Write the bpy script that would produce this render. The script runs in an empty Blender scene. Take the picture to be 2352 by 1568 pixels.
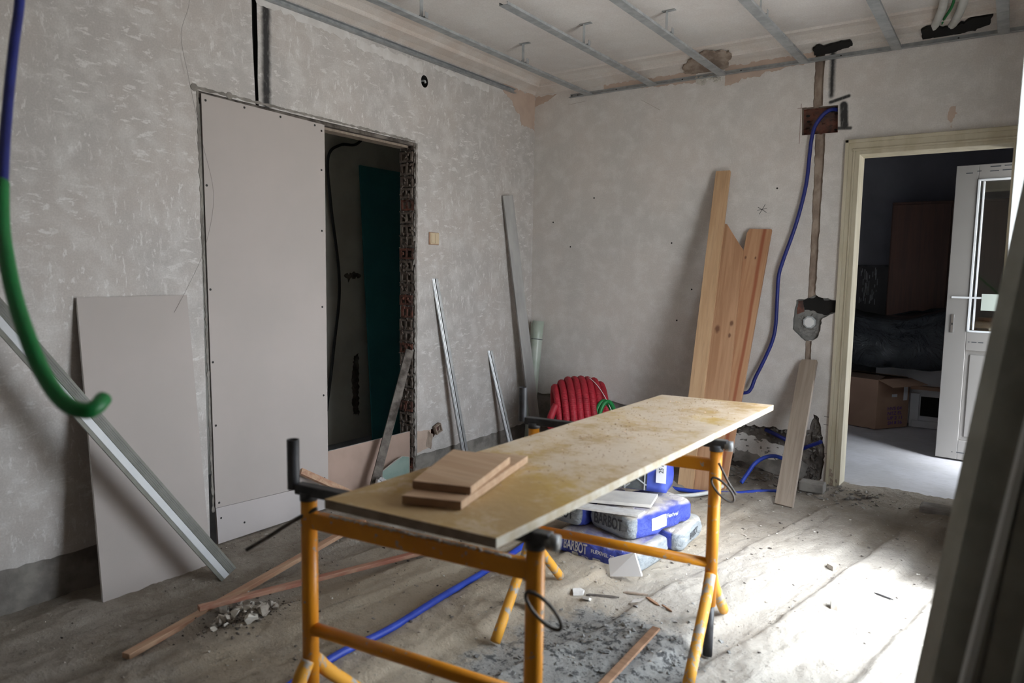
import bpy, bmesh, math, random
from mathutils import Vector, Matrix, noise
from mathutils.geometry import delaunay_2d_cdt
from mathutils.bvhtree import BVHTree

S = bpy.context.scene
COL = S.collection
R = math.radians

# ------------------------------------------------------------------ camera
yaw, pitch, roll, FPX = 0.61188666, 0.09796702, 0.01580956, 1621.5
fw = Vector((-math.sin(yaw)*math.cos(pitch), math.cos(yaw)*math.cos(pitch), -math.sin(pitch)))
rt = Vector((math.cos(yaw), math.sin(yaw), 0)); up = rt.cross(fw)
rr = math.cos(roll)*rt + math.sin(roll)*up
uu = -math.sin(roll)*rt + math.cos(roll)*up
cam = bpy.data.cameras.new('camera'); co = bpy.data.objects.new('camera', cam); COL.objects.link(co)
m = Matrix((rr, uu, -fw)).transposed().to_4x4(); m.translation = (3.13268, -4.72621, 1.30)
co.matrix_world = m
cam.sensor_width = 36.0; cam.lens = FPX*36.0/2352; cam.clip_start = 0.05; cam.clip_end = 60
cam.dof.use_dof = True; cam.dof.focus_distance = 4.6; cam.dof.aperture_fstop = 2.7
S.camera = co

# ------------------------------------------------------------------ world, sun, window portals, exposure
w = bpy.data.worlds.new('sky'); S.world = w; w.use_nodes = True
nt = w.node_tree; nt.nodes.clear()
o_ = nt.nodes.new('ShaderNodeOutputWorld'); bg = nt.nodes.new('ShaderNodeBackground')
tc = nt.nodes.new('ShaderNodeTexCoord'); sx = nt.nodes.new('ShaderNodeSeparateXYZ'); rp = nt.nodes.new('ShaderNodeValToRGB')
mr = nt.nodes.new('ShaderNodeMapRange'); mr.inputs[1].default_value = -1; mr.inputs[2].default_value = 1
nt.links.new(tc.outputs['Generated'], sx.inputs[0]); nt.links.new(sx.outputs[2], mr.inputs[0]); nt.links.new(mr.outputs[0], rp.inputs[0])
e = rp.color_ramp.elements
e[0].position = 0.0; e[0].color = (0.50, 0.50, 0.485, 1)
e[1].position = 1.0; e[1].color = (0.70, 0.84, 1.0, 1)
x = e.new(0.47); x.color = (0.56, 0.57, 0.56, 1)
x = e.new(0.53); x.color = (0.88, 0.94, 1.0, 1)
nt.links.new(rp.outputs[0], bg.inputs[0]); bg.inputs[1].default_value = 13.0
nt.links.new(bg.outputs[0], o_.inputs[0])

sun = bpy.data.lights.new('sun', 'SUN'); sun.energy = 15.0; sun.angle = R(34); sun.color = (0.95, 0.97, 1.0)
so = bpy.data.objects.new('sun', sun); COL.objects.link(so)
so.rotation_euler = Vector((-0.84, 0.38, -1.28)).to_track_quat('-Z', 'Y').to_euler()

def portal(name, loc, size, d):
    l = bpy.data.lights.new(name, 'AREA'); l.shape = 'RECTANGLE'; l.size, l.size_y = size
    l.cycles.is_portal = True
    ob = bpy.data.objects.new(name, l); COL.objects.link(ob); ob.location = loc
    ob.rotation_euler = Vector(d).to_track_quat('-Z', 'Z').to_euler()
    return ob
portal('balcony_window_portal', (3.66, -2.025, 1.08), (1.19, 2.2), (-1, 0, 0))
portal('side_room_portal', (3.70, 0.845, 1.05), (0.65, 2.1), (-1, 0, 0))

S.view_settings.view_transform = 'Standard'; S.view_settings.look = 'None'
S.view_settings.gamma = 1.0; S.view_settings.use_curve_mapping = False
S.view_settings.exposure = 0.25
S.cycles.use_denoising = True
S.cycles.max_bounces = 10; S.cycles.diffuse_bounces = 8
S.cycles.sample_clamp_indirect = 6

# ------------------------------------------------------------------ shader helpers
class NT:
    def __init__(s, name):
        s.m = bpy.data.materials.new(name); s.m.use_nodes = True
        s.t = s.m.node_tree; s.b = s.t.nodes['Principled BSDF']
        s.tc = s.t.nodes.new('ShaderNodeTexCoord'); s.obj = s.tc.outputs['Object']
    def n(s, t): return s.t.nodes.new(t)
    def l(s, a, b): s.t.links.new(a, b)
    def val(s, v, inp):
        if isinstance(v, (int, float)): inp.default_value = v
        elif isinstance(v, tuple): inp.default_value = v if len(v) == 4 or len(inp.default_value) == 3 else (*v, 1)
        else: s.l(v, inp)
    def map(s, scale=(1, 1, 1), rot=(0, 0, 0), loc=(0, 0, 0), src=None):
        k = s.n('ShaderNodeMapping'); s.l(src or s.obj, k.inputs[0])
        k.inputs[1].default_value = loc; k.inputs[2].default_value = rot; k.inputs[3].default_value = scale
        return k.outputs[0]
    def noise(s, scale, src=None, detail=4, rough=0.55, dist=0):
        k = s.n('ShaderNodeTexNoise'); s.l(src or s.obj, k.inputs['Vector'])
        k.inputs['Scale'].default_value = scale; k.inputs['Detail'].default_value = detail
        k.inputs['Roughness'].default_value = rough; k.inputs['Distortion'].default_value = dist
        return k.outputs['Fac']
    def ramp(s, src, a, b, lo=0.0, hi=1.0):
        k = s.n('ShaderNodeMapRange'); s.val(src, k.inputs[0]); k.interpolation_type = 'SMOOTHSTEP'
        k.inputs[1].default_value = a; k.inputs[2].default_value = b; k.inputs[3].default_value = lo; k.inputs[4].default_value = hi
        return k.outputs[0]
    def math(s, op, a, b=0.0, c=None):
        k = s.n('ShaderNodeMath'); k.operation = op; s.val(a, k.inputs[0]); s.val(b, k.inputs[1])
        if c is not None: s.val(c, k.inputs[2])
        return k.outputs[0]
    def mix(s, f, a, b, blend='MIX'):
        k = s.n('ShaderNodeMix'); k.data_type = 'RGBA'; k.blend_type = blend
        s.val(f, k.inputs[0]); s.val(a, k.inputs[6]); s.val(b, k.inputs[7]); return k.outputs[2]
    def xyz(s):
        k = s.n('ShaderNodeSeparateXYZ'); s.l(s.obj, k.inputs[0]); return k.outputs
    def col(s, c): s.val(c, s.b.inputs['Base Color'])
    def bump(s, h, strength=0.3, dist=0.01):
        k = s.n('ShaderNodeBump'); s.l(h, k.inputs['Height']); k.inputs['Strength'].default_value = strength
        k.inputs['Distance'].default_value = dist; s.l(k.outputs[0], s.b.inputs['Normal'])
    def rough(s, v): s.val(v, s.b.inputs['Roughness'])
    def seg(s, u, v, a, b, r, soft):
        """1 inside a capsule from a to b in the (u, v) plane, fading over soft"""
        dx, dy = b[0]-a[0], b[1]-a[1]; L2 = dx*dx+dy*dy
        pu = s.math('SUBTRACT', u, a[0]); pv = s.math('SUBTRACT', v, a[1])
        t = s.math('DIVIDE', s.math('ADD', s.math('MULTIPLY', pu, dx), s.math('MULTIPLY', pv, dy)), L2)
        t = s.math('MINIMUM', s.math('MAXIMUM', t, 0.0), 1.0)
        du = s.math('SUBTRACT', pu, s.math('MULTIPLY', t, dx)); dv = s.math('SUBTRACT', pv, s.math('MULTIPLY', t, dy))
        d = s.math('SQRT', s.math('ADD', s.math('MULTIPLY', du, du), s.math('MULTIPLY', dv, dv)))
        return s.ramp(d, r-soft, r+soft, 1.0, 0.0)

def simple(name, c1, c2=None, scale=6.0, rough=0.8, bump=0.0, bscale=60, metal=0.0, stretch=(1, 1, 1), lo=0.35, hi=0.65, spec=None):
    k = NT(name); k.rough(rough); k.b.inputs['Metallic'].default_value = metal
    if c2:
        f = k.ramp(k.noise(scale, k.map(stretch)), lo, hi); k.col(k.mix(f, c1, c2))
    else: k.col(c1)
    if bump: k.bump(k.noise(bscale, k.map(stretch)), bump, 0.004)
    if spec is not None: k.b.inputs['Specular IOR Level'].default_value = spec
    return k.m

def plaster(name, base, tint, fleck, flecks=True, axis='yz', marks=()):
    """bare scraped plaster: uneven tone, pale strokes of old skim coat, fine grain; marks = paint strokes with a place of their own"""
    k = NT(name); k.rough(0.92)
    c = k.mix(k.ramp(k.noise(1.6, detail=3), .38, .62), base, tint)
    c = k.mix(k.ramp(k.noise(9, detail=5), .42, .68, 0, .45), c, fleck)
    if flecks:
        a = R(52) if axis == 'yz' else R(40)
        if axis == 'yz': v1 = k.map((1, 4.5, 12), (a, 0, 0)); v2 = k.map((1, 12, 4.5), (-R(25), 0, 0))
        else: v1 = k.map((5, 1, 15), (0, a, 0)); v2 = k.map((14, 1, 5), (0, R(20), 0))
        f1 = k.ramp(k.noise(3.0, v1, 7, .72, .35), .555, .60)
        f2 = k.ramp(k.noise(3.4, v2, 7, .72, .4), .56, .605)
        big = k.ramp(k.noise(2.1, detail=2), .40, .60)
        f = k.math('MAXIMUM', k.math('MULTIPLY', f1, big), k.math('MULTIPLY', f2, k.math('SUBTRACT', 1.0, big)))
        c = k.mix(k.math('MULTIPLY', f, .85 if axis == 'yz' else .25), c, fleck)
    c = k.mix(k.ramp(k.noise(140, detail=2), .3, .7, 0, .22), c, tuple(0.55*q for q in base))
    c = k.mix(k.ramp(k.noise(5.5, detail=8, rough=.75), .64, .74, 0, .35), c, tuple(0.62*q for q in tint))
    X, Y, Z = k.xyz(); u = Y if axis == 'yz' else X
    for (a, b, r, soft, dark, colr) in marks:
        wob = k.math('MULTIPLY', k.math('SUBTRACT', k.noise(25, detail=3), .5), soft*1.2)
        mm = k.seg(k.math('ADD', u, wob), Z, a, b, r, soft)
        mm = k.math('MULTIPLY', mm, k.ramp(k.noise(70, k.map((1, 1, .4)), detail=3), .28, .48, dark*.85, dark))
        c = k.mix(mm, c, colr)
    k.col(c)
    h = k.math('ADD', k.noise(7, detail=5), k.math('MULTIPLY', k.noise(90, detail=3), .35))
    k.bump(h, .35, .006)
    return k.m

def wood(name, c1, c2, axis=1, dark=None, rough=0.65):
    """grain along the given object axis"""
    k = NT(name); sc = [22, 22, 22]; sc[axis] = 1.2
    g = k.noise(1.4, k.map(tuple(sc)), 5, .6, .6)
    c = k.mix(k.ramp(g, .35, .65), c1, c2)
    g2 = k.noise(5, k.map(tuple(sc)), 3, .5)
    c = k.mix(k.ramp(g2, .5, .75, 0, .35), c, tuple(.6*q for q in c2))
    if dark: c = k.mix(k.ramp(k.noise(3.5, detail=4), .6, .72, 0, .8), c, dark)
    k.col(c); k.rough(rough); k.bump(g2, .15, .002)
    return k.m

# ------------------------------------------------------------------ materials
SPR = (0.035, 0.034, 0.034)
M = {}
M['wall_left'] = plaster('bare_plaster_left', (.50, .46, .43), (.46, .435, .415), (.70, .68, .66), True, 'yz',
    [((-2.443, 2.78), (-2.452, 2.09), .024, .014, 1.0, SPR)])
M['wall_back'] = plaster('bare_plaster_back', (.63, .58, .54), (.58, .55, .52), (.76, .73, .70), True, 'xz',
    [((2.157, 2.69), (2.162, 2.40), .015, .013, 1.0, SPR), ((2.16, 2.36), (2.26, 2.385), .010, .006, 1.0, SPR),
     ((2.235, 2.335), (2.245, 2.215), .022, .008, 1.0, SPR), ((2.21, 2.20), (2.28, 2.195), .010, .006, .95, SPR),
     ((1.755, 1.745), (1.81, 1.71), .0018, .001, .9, SPR), ((1.765, 1.70), (1.80, 1.76), .0018, .001, .9, SPR),
     ((1.752, 1.725), (1.81, 1.735), .0018, .001, .9, SPR),
     ((1.99, 2.37), (1.99, 2.13), .002, .0015, .7, (.16, .07, .05)), ((1.97, 2.345), (2.02, 2.345), .002, .0015, .7, (.16, .07, .05)),
     ((2.23, .425), (2.31, .425), .0016, .001, .8, SPR), ((2.23, .375), (2.31, .372), .0016, .001, .8, SPR),
     ((2.22, .19), (2.26, .19), .0016, .001, .8, SPR)])
M['ceiling'] = plaster('old_ceiling_paint', (.70, .66, .63), (.74, .71, .68), (.78, .76, .74), False, 'xz')
M['cove'] = plaster('cove_plaster', (.66, .61, .565), (.60, .52, .46), (.72, .69, .66), False, 'xz')
M['skim'] = simple('pale_skim_coat', (.64, .62, .60), (.56, .535, .51), 14, .9, .2)
M['bare'] = simple('brown_undercoat', (.50, .385, .315), (.45, .345, .28), 8, .95, .3)
M['cement'] = simple('rough_cement', (.16, .145, .13), (.27, .25, .225), 9, .95, .8, 40)
M['cement_dark'] = simple('dark_crumbled_mortar', (.055, .045, .038), (.19, .165, .145), 13, .95, .9, 45)
M['mortar'] = simple('grey_mortar', (.17, .165, .155), (.24, .235, .22), 20, .9, .7, 70)
M['brick'] = simple('old_red_brick', (.20, .075, .05), (.07, .04, .033), 14, .9, .6, 60)
M['brick_grey'] = simple('dusty_hollow_brick', (.10, .072, .058), (.20, .165, .14), 22, .95, .8, 60)
M['void'] = simple('deep_cavity', (.012, .011, .010), rough=1)
M['chase'] = simple('chase_mortar', (.36, .29, .235), (.22, .165, .13), 16, .95, .8, 50, stretch=(1, 1, .6))
M['gyp'] = simple('plasterboard_paper', (.44, .395, .37), (.42, .38, .355), 3, .85, .05, 200)
M['gyp_low'] = simple('pale_plasterboard_paper', (.49, .45, .44), (.465, .43, .42), 3, .85)
M['gyp_brown'] = simple('brown_plasterboard_paper', (.42, .30, .245), (.37, .265, .215), 5, .85)
M['gyp_edge'] = simple('gypsum_core', (.72, .71, .69), (.6, .58, .56), 30, .9, .4)
M['gyp_green'] = simple('green_plasterboard', (.22, .31, .27), (.27, .35, .31), 10, .85)
M['teal'] = simple('moisture_board_teal', (.045, .27, .30), (.04, .24, .27), 3, .85)
M['screw'] = simple('black_screw', (.02, .02, .02), rough=.5, metal=.5)
M['zinc'] = simple('galvanised_steel', (.42, .44, .45), (.52, .54, .55), 18, .42, .05, 80, metal=.75)
M['zinc_ceiling'] = simple('dusty_galvanised_steel', (.30, .315, .32), (.40, .415, .42), 20, .55, .1, 90, metal=.35)
M['bright_zinc'] = simple('new_galvanised_steel', (.72, .75, .78), (.78, .80, .82), 10, .38, metal=.35)
M['zinc_dark'] = simple('dull_steel', (.20, .20, .20), (.28, .28, .275), 12, .5, .1, 80, metal=.6)
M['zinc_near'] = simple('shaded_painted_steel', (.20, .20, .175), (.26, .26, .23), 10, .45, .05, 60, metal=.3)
M['pvc'] = simple('white_pvc', (.72, .74, .74), rough=.35)
M['screed'] = simple('dusty_aluminium', (.30, .295, .285), (.40, .39, .375), 12, .6, .2, 50, metal=.3, stretch=(1, 1, .2))
M['pine'] = wood('planed_pine', (.52, .335, .19), (.44, .27, .145), 2)
M['pine_red'] = wood('reddish_pine', (.48, .275, .155), (.38, .18, .09), 2, (.24, .11, .055))
M['pine_y'] = wood('pine_offcut', (.55, .37, .235), (.47, .30, .18), 0)
M['pine_side'] = wood('pine_end_grain', (.36, .21, .125), (.25, .14, .08), 0)
M['batten'] = wood('pine_batten', (.47, .31, .20), (.38, .20, .125), 1)
M['batten_red'] = wood('reddish_batten', (.44, .26, .175), (.33, .13, .085), 1)
M['weathered'] = wood('weathered_plank_wood', (.33, .265, .21), (.25, .195, .15), 2, (.16, .12, .09))
M['frame_paint'] = simple('old_cream_paint', (.52, .47, .355), (.44, .39, .28), 14, .6, .2, 40, stretch=(1, 1, .25))
M['yellow'] = None
k = NT('scuffed_yellow_enamel'); n1 = k.noise(38, detail=4, rough=.7)
f = k.ramp(n1, .62, .66); k.col(k.mix(f, k.mix(k.ramp(k.noise(6), .4, .6), (.74, .29, .012), (.64, .235, .010)), (.36, .33, .29)))
k.rough(k.ramp(f, 0, 1, .38, .8)); k.bump(n1, .1, .002); M['yellow'] = k.m
k = NT('worn_yellow_enamel'); n1 = k.noise(20, k.map((1, 1, .45)), detail=4, rough=.7)
f = k.ramp(n1, .53, .58); k.col(k.mix(f, (.70, .33, .03), (.36, .33, .29))); k.rough(.6); k.bump(n1, .15, .002); M['yellow_worn'] = k.m
M['black_steel'] = simple('black_painted_steel', (.018, .018, .02), (.05, .05, .055), 18, .45, .15, 80)
M['wire'] = simple('rusty_wire', (.10, .085, .075), (.05, .045, .04), 40, .5, metal=.5)
k = NT('dusty_resin_plywood'); n1 = k.noise(4.2, detail=6, rough=.65)
c = k.mix(k.ramp(k.noise(2.2, detail=3), .35, .65), (.46, .31, .15), (.54, .345, .10))
c = k.mix(k.ramp(k.noise(3.1, k.map((1, 1, 1), loc=(4, 2, 0)), 4), .55, .66, 0, .8), c, (.55, .36, .10))
X, Y, Z = k.xyz(); yy = k.ramp(Y, .15, .85, 0.10, 0.0)
dust = k.ramp(k.math('SUBTRACT', k.math('ADD', k.math('MULTIPLY', n1, .6), k.math('MULTIPLY', k.noise(24, detail=6, rough=.7), .4)), k.math('MULTIPLY', yy, 1.1)), .36, .56, 0, .95)
c = k.mix(dust, c, (.68, .555, .42)); c = k.mix(k.ramp(k.noise(11, detail=7, rough=.8), .62, .70, 0, .6), c, (.40, .23, .13))
k.col(c); k.rough(.75); k.bump(k.math('ADD', n1, k.math('MULTIPLY', k.noise(40, detail=5), .4)), .55, .008); M['ply_top'] = k.m
M['ply_edge'] = simple('plywood_edge', (.45, .38, .27), (.56, .52, .44), 24, .85, .4, 50)
M['ply_end'] = simple('brown_plywood_end', (.20, .145, .105), (.28, .22, .17), 24, .85, .4, 50)  # near end face of the board, browner and darker than its other edges
M['green_pipe'] = simple('green_conduit_plastic', (.004, .18, .04), rough=.45, bump=.25, bscale=160)
M['blue_pipe'] = simple('blue_conduit_plastic', (.007, .014, .15), (.010, .022, .20), 12, .45, .2, 160)
M['blue_pipe2'] = simple('bright_blue_conduit', (.012, .040, .34), (.02, .06, .42), 12, .45, .2, 160)
M['red_pipe'] = simple('red_conduit_plastic', (.46, .012, .028), (.38, .012, .025), 10, .5)
k = NT('ribbed_red_conduit'); wv = k.n('ShaderNodeTexNoise'); k.col(k.mix(k.ramp(k.noise(10), .4, .6), (.36, .010, .024), (.29, .009, .02)))
k.rough(.6); k.bump(k.noise(130, detail=1), .4, .004); M['red_pipe'] = k.m
M['white_pipe'] = simple('white_conduit', (.62, .62, .60), (.50, .50, .47), 8, .5)
M['black_cable'] = simple('black_cable', (.012, .013, .015), rough=.6)
M['tube'] = simple('translucent_film_roll', (.36, .42, .35), (.44, .48, .43), 8, .35, .2, 30)
M['box_white'] = simple('white_junction_box', (.72, .72, .72), rough=.5)
M['switch'] = simple('cream_switch', (.62, .50, .34), rough=.4)
M['switch_rim'] = simple('brown_switch_rim', (.34, .19, .12), rough=.5)
M['rock'] = simple('plaster_rubble', (.42, .38, .33), (.27, .235, .20), 22, .95, .6, 70)
M['rock_white'] = simple('pale_plaster_rubble', (.60, .57, .51), (.50, .47, .42), 22, .95, .5, 70)
M['clod'] = simple('grey_mortar_clod', (.16, .16, .155), (.32, .32, .31), 30, .95, .7, 90)
M['white_clod'] = simple('crumbled_white_plaster', (.48, .48, .50), (.62, .62, .63), 30, .95, 1.0, 50)
M['sack_blue'] = None
def sackmat(name, split, axis, invert=False, dusty=.25):
    """printed paper sack: blue body, grey ends past split along the object axis, dust on the top"""
    k = NT(name); XYZ = k.xyz(); a = k.math('ABSOLUTE', XYZ[axis]) if axis == 0 else k.math('MULTIPLY', XYZ[axis], -1.0)
    f = k.ramp(k.math('ADD', a, k.math('MULTIPLY', k.math('SUBTRACT', k.noise(30), .5), .012)), split-.004, split+.004)
    blue = k.mix(k.ramp(k.noise(9), .4, .65), (.035, .055, .36), (.06, .09, .45)); grey = k.mix(k.ramp(k.noise(30, k.map((1, 1, 4))), .4, .6), (.26, .29, .31), (.33, .36, .38))
    c = k.mix(f, blue, grey)
    g = k.n('ShaderNodeNewGeometry'); sg = k.n('ShaderNodeSeparateXYZ'); k.l(g.outputs['Normal'], sg.inputs[0])
    d = k.math('MULTIPLY', k.ramp(sg.outputs[2], .35, .85), k.ramp(k.noise(7, detail=5), .32, .58, dusty, .92))
    c = k.mix(d, c, (.56, .51, .43)); k.col(c); k.rough(.55)
    k.bump(k.noise(16, detail=6, rough=.65, dist=1.8), .9, .02); return k.m
M['sack_side'] = sackmat('cement_sack_print_lengthwise', .185, 0)
M['sack_end'] = sackmat('cement_sack_print_endwise', .185, 1)
M['sack_top'] = simple('blue_sack_print', (.035, .06, .42), (.07, .11, .5), 9, .5, .4, 20)
M['sack_hex'] = simple('grey_photo_print', (.10, .11, .115), (.05, .055, .06), 14, .5)
M['line_grey'] = simple('pale_grey_print', (.42, .44, .45), rough=.6)
M['ink_white'] = simple('white_print', (.70, .71, .74), rough=.6)
M['ink_dark'] = simple('dark_grey_print', (.05, .055, .065), rough=.6)
M['ink_black'] = simple('black_print', (.02, .02, .02), rough=.6)
M['ink_purple'] = simple('purple_print', (.10, .04, .20), rough=.7)
M['label'] = simple('white_paper_label', (.75, .76, .80), rough=.6)
M['board_scrap'] = simple('dusty_board_offcut', (.58, .55, .52), (.66, .63, .58), 12, .8, .3)
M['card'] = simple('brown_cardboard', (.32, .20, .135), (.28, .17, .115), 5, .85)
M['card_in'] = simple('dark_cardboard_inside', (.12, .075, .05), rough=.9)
M['tarp'] = None
k = NT('black_polythene'); k.col((.016, .019, .022)); k.rough(.22); k.bump(k.noise(5, detail=6, rough=.6, dist=2.5), .9, .05); M['tarp'] = k.m
M['cab'] = wood('dark_brown_veneer', (.075, .030, .018), (.055, .022, .013), 2, rough=.5)
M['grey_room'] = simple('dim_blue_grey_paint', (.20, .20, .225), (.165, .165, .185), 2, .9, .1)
M['wainscot'] = simple('dark_glossy_wainscot', (.055, .05, .048), (.035, .03, .03), 4, .3)
M['hall_wall'] = simple('grimy_hall_plaster', (.62, .61, .56), (.52, .51, .47), 3, .9, .2)
M['hall_floor'] = simple('dark_hall_floor', (.30, .31, .34), (.24, .25, .28), 5, .8)
M['white_furn'] = simple('white_laminate', (.62, .62, .64), (.55, .55, .57), 3, .5)
M['leaf'] = simple('shaded_white_upvc', (.29, .275, .26), (.27, .255, .24), 2, .5)  # white door; its shade is put into the darker base colour
M['bead'] = simple('glossy_white_bead', (.78, .80, .82), rough=.2)
M['paper'] = simple('taped_paper', (.50, .56, .50), rough=.8)
M['metal'] = simple('brushed_handle_metal', (.5, .5, .5), rough=.3, metal=1)
k = NT('clear_glass'); k.b.inputs['Transmission Weight'].default_value = 1; k.rough(0.0); k.b.inputs['IOR'].default_value = 1.45; k.col((.9, .95, .93)); M['glass'] = k.m
k = NT('thin_clear_glass'); tr_ = k.n('ShaderNodeBsdfTransparent'); gl_ = k.n('ShaderNodeBsdfGlossy'); gl_.inputs['Roughness'].default_value = .02; mx = k.n('ShaderNodeMixShader'); mx.inputs[0].default_value = .09
k.l(tr_.outputs[0], mx.inputs[1]); k.l(gl_.outputs[0], mx.inputs[2]); k.l(mx.outputs[0], k.t.nodes['Material Output'].inputs[0]); M['glass'] = k.m
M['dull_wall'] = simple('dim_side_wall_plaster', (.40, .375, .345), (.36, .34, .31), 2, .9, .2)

# floor material: dusty screed; the tone patches are the materials lying there (sawdust, cement, soil)
k = NT('dusty_broken_screed'); X, Y, Z = k.xyz()
n0 = k.noise(3.2, detail=7, rough=.68); nf = k.noise(60, detail=4, rough=.7)
c = k.mix(k.ramp(n0, .36, .62), (.33, .28, .225), (.46, .41, .35))
def blob(cx, cy, rx, ry, soft=.35, amp=.9):
    du = k.math('DIVIDE', k.math('SUBTRACT', X, cx), rx); dv = k.math('DIVIDE', k.math('SUBTRACT', Y, cy), ry)
    d = k.math('SQRT', k.math('ADD', k.math('MULTIPLY', du, du), k.math('MULTIPLY', dv, dv)))
    d = k.math('ADD', d, k.math('MULTIPLY', k.math('SUBTRACT', k.noise(4.5, detail=6, rough=.65), .5), amp))
    return k.ramp(d, 1-soft, 1+soft, 1.0, 0.0)
saw = blob(1.85, -2.6, 1.0, 1.45); c = k.mix(k.math('MULTIPLY', saw, .85), c, (.60, .50, .37))
pale = blob(2.6, -2.4, .75, 1.3); c = k.mix(k.math('MULTIPLY', pale, .75), c, (.56, .53, .48))
cem = blob(2.08, -2.82, .34, .48, .12, 1.2); c = k.mix(k.math('MULTIPLY', cem, .8), c, (.42, .425, .415))
cl = k.math('MULTIPLY', cem, k.ramp(k.noise(26, detail=5, rough=.7), .50, .60)); c = k.mix(cl, c, (.11, .11, .11))
soil = blob(2.85, -.45, .55, .55); c = k.mix(k.math('MULTIPLY', soil, .55), c, (.20, .16, .12))
soil2 = blob(1.75, -.22, .55, .28); c = k.mix(k.math('MULTIPLY', soil2, .6), c, (.17, .135, .11))
uu_ = k.n('ShaderNodeCombineXYZ'); k.l(k.math('SUBTRACT', k.math('MULTIPLY', X, 13.0), k.math('MULTIPLY', Y, 2.6)), uu_.inputs[0]); k.l(k.math('MULTIPLY', Y, 1.1), uu_.inputs[1])
st_ = k.noise(1.3, uu_.outputs[0], detail=10, rough=.78); c = k.mix(k.ramp(st_, .55, .66, 0, .5), c, (.17, .14, .115)); c = k.mix(k.ramp(st_, .44, .32, 0, .28), c, (.60, .56, .50))
c = k.mix(k.ramp(nf, .60, .70, 0, .55), c, (.13, .115, .10)); c = k.mix(k.ramp(k.noise(48, k.map(loc=(3, 1, 0)), 4, .7), .62, .70, 0, .5), c, (.60, .57, .52))
c = k.mix(k.ramp(k.noise(12, detail=8, rough=.8), .62, .69, 0, .6), c, (.17, .14, .115))
k.col(c); k.rough(.95); k.bump(k.math('ADD', k.noise(18, detail=9, rough=.78), k.math('MULTIPLY', nf, .5)), 1.0, .022)
M['floor'] = k.m
k = NT('pale_paper_floor_cover'); c = k.mix(k.ramp(k.noise(3), .4, .6), (.50, .49, .50), (.56, .55, .57)); k.col(k.mix(k.ramp(k.noise(3, k.map((4, 30, 1))), .5, .6, 0, .25), c, (.30, .29, .28))); k.rough(.8); M['floor2'] = k.m

def knotty(name, c1, c2, knots, streak):
    k = NT(name); X, Y, Z = k.xyz(); wv_ = k.noise(1.4, k.map((22, 22, 1.2)), 5, .6, .6)
    c = k.mix(k.ramp(wv_, .35, .65), c1, c2)
    if streak is not None:
        d = k.math('ABSOLUTE', k.math('SUBTRACT', k.math('ADD', X, k.math('MULTIPLY', k.noise(1.5), .03)), streak+.015)); c = k.mix(k.ramp(d, .004, .016, .85, 0), c, (.28, .075, .03))
    for (a, b, r) in knots:
        du = k.math('SUBTRACT', X, a); dv = k.math('MULTIPLY', k.math('SUBTRACT', Z, b), .6); d = k.math('SQRT', k.math('ADD', k.math('MULTIPLY', du, du), k.math('MULTIPLY', dv, dv)))
        d = k.math('ADD', d, k.math('MULTIPLY', k.math('SUBTRACT', k.noise(60), .5), r*.8)); c = k.mix(k.ramp(d, r*.5, r*1.6, .85, 0), c, (.12, .05, .025))
    k.col(c); k.rough(.65); k.bump(wv_, .15, .002); return k.m
M['pine_mid'] = knotty('knotty_pine', (.46, .265, .15), (.36, .19, .10), [(-.035, 1.02, .014), (.05, 1.06, .010), (.045, .98, .008)], None)
M['pine_right'] = knotty('streaked_pine', (.47, .265, .145), (.39, .195, .10), [(-.055, 1.50, .006), (.008, 1.50, .005)], .035)

# ------------------------------------------------------------------ mesh helpers
def link(name, bm, mats, parent=None, smooth=False, bevel=0.0):
    me = bpy.data.meshes.new(name); bm.normal_update(); bm.to_mesh(me); bm.free()
    for q in (mats if isinstance(mats, (list, tuple)) else [mats]): me.materials.append(M[q] if isinstance(q, str) else q)
    o = bpy.data.objects.new(name, me); COL.objects.link(o)
    if smooth:
        for p in me.polygons: p.use_smooth = True
    if parent: o.parent = parent
    if bevel:
        md = o.modifiers.new('edge', 'BEVEL'); md.width = bevel; md.segments = 2; md.limit_method = 'ANGLE'
    return o
def tag(o, label, cat, group=None):
    o['label'] = label; o['category'] = cat
    if group: o['group'] = group
    return o
def thing(name, label, cat, group=None, loc=(0, 0, 0)):
    o = bpy.data.objects.new(name, None); COL.objects.link(o); o.location = loc
    return tag(o, label, cat, group)
def struct(o): o['kind'] = 'structure'; return o
def stuff(o, label, cat): o['kind'] = 'stuff'; return tag(o, label, cat)

def box(bm, lo, hi, mi=0):
    lo, hi = Vector(lo), Vector(hi)
    r = bmesh.ops.create_cube(bm, size=1.0); c = (lo+hi)/2; s = hi-lo
    for v in r['verts']: v.co = Vector((v.co.x*s.x, v.co.y*s.y, v.co.z*s.z)) + c
    for f in {f for v in r['verts'] for f in v.link_faces}: f.material_index = mi
    return r['verts']
def boxo(name, lo, hi, mat, parent=None, bevel=0.0):
    bm = bmesh.new(); box(bm, lo, hi); return link(name, bm, mat, parent, bevel=bevel)
def beam_bm(bm, p0, p1, w, t, wdir, sect=None):
    """sweep a closed section (default w x t rectangle) from p0 to p1; wdir = direction of the width"""
    p0, p1 = Vector(p0), Vector(p1); d = (p1-p0).normalized(); wd = Vector(wdir); wd = (wd - wd.dot(d)*d).normalized(); td = d.cross(wd)
    sect = sect or [(-w/2, -t/2), (w/2, -t/2), (w/2, t/2), (-w/2, t/2)]
    a = [bm.verts.new(p0 + wd*u + td*v) for u, v in sect]; b = [bm.verts.new(p1 + wd*u + td*v) for u, v in sect]
    n = len(sect)
    for i in range(n): bm.faces.new((a[i], a[(i+1) % n], b[(i+1) % n], b[i]))
    bm.faces.new(a[::-1]); bm.faces.new(b)
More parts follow.
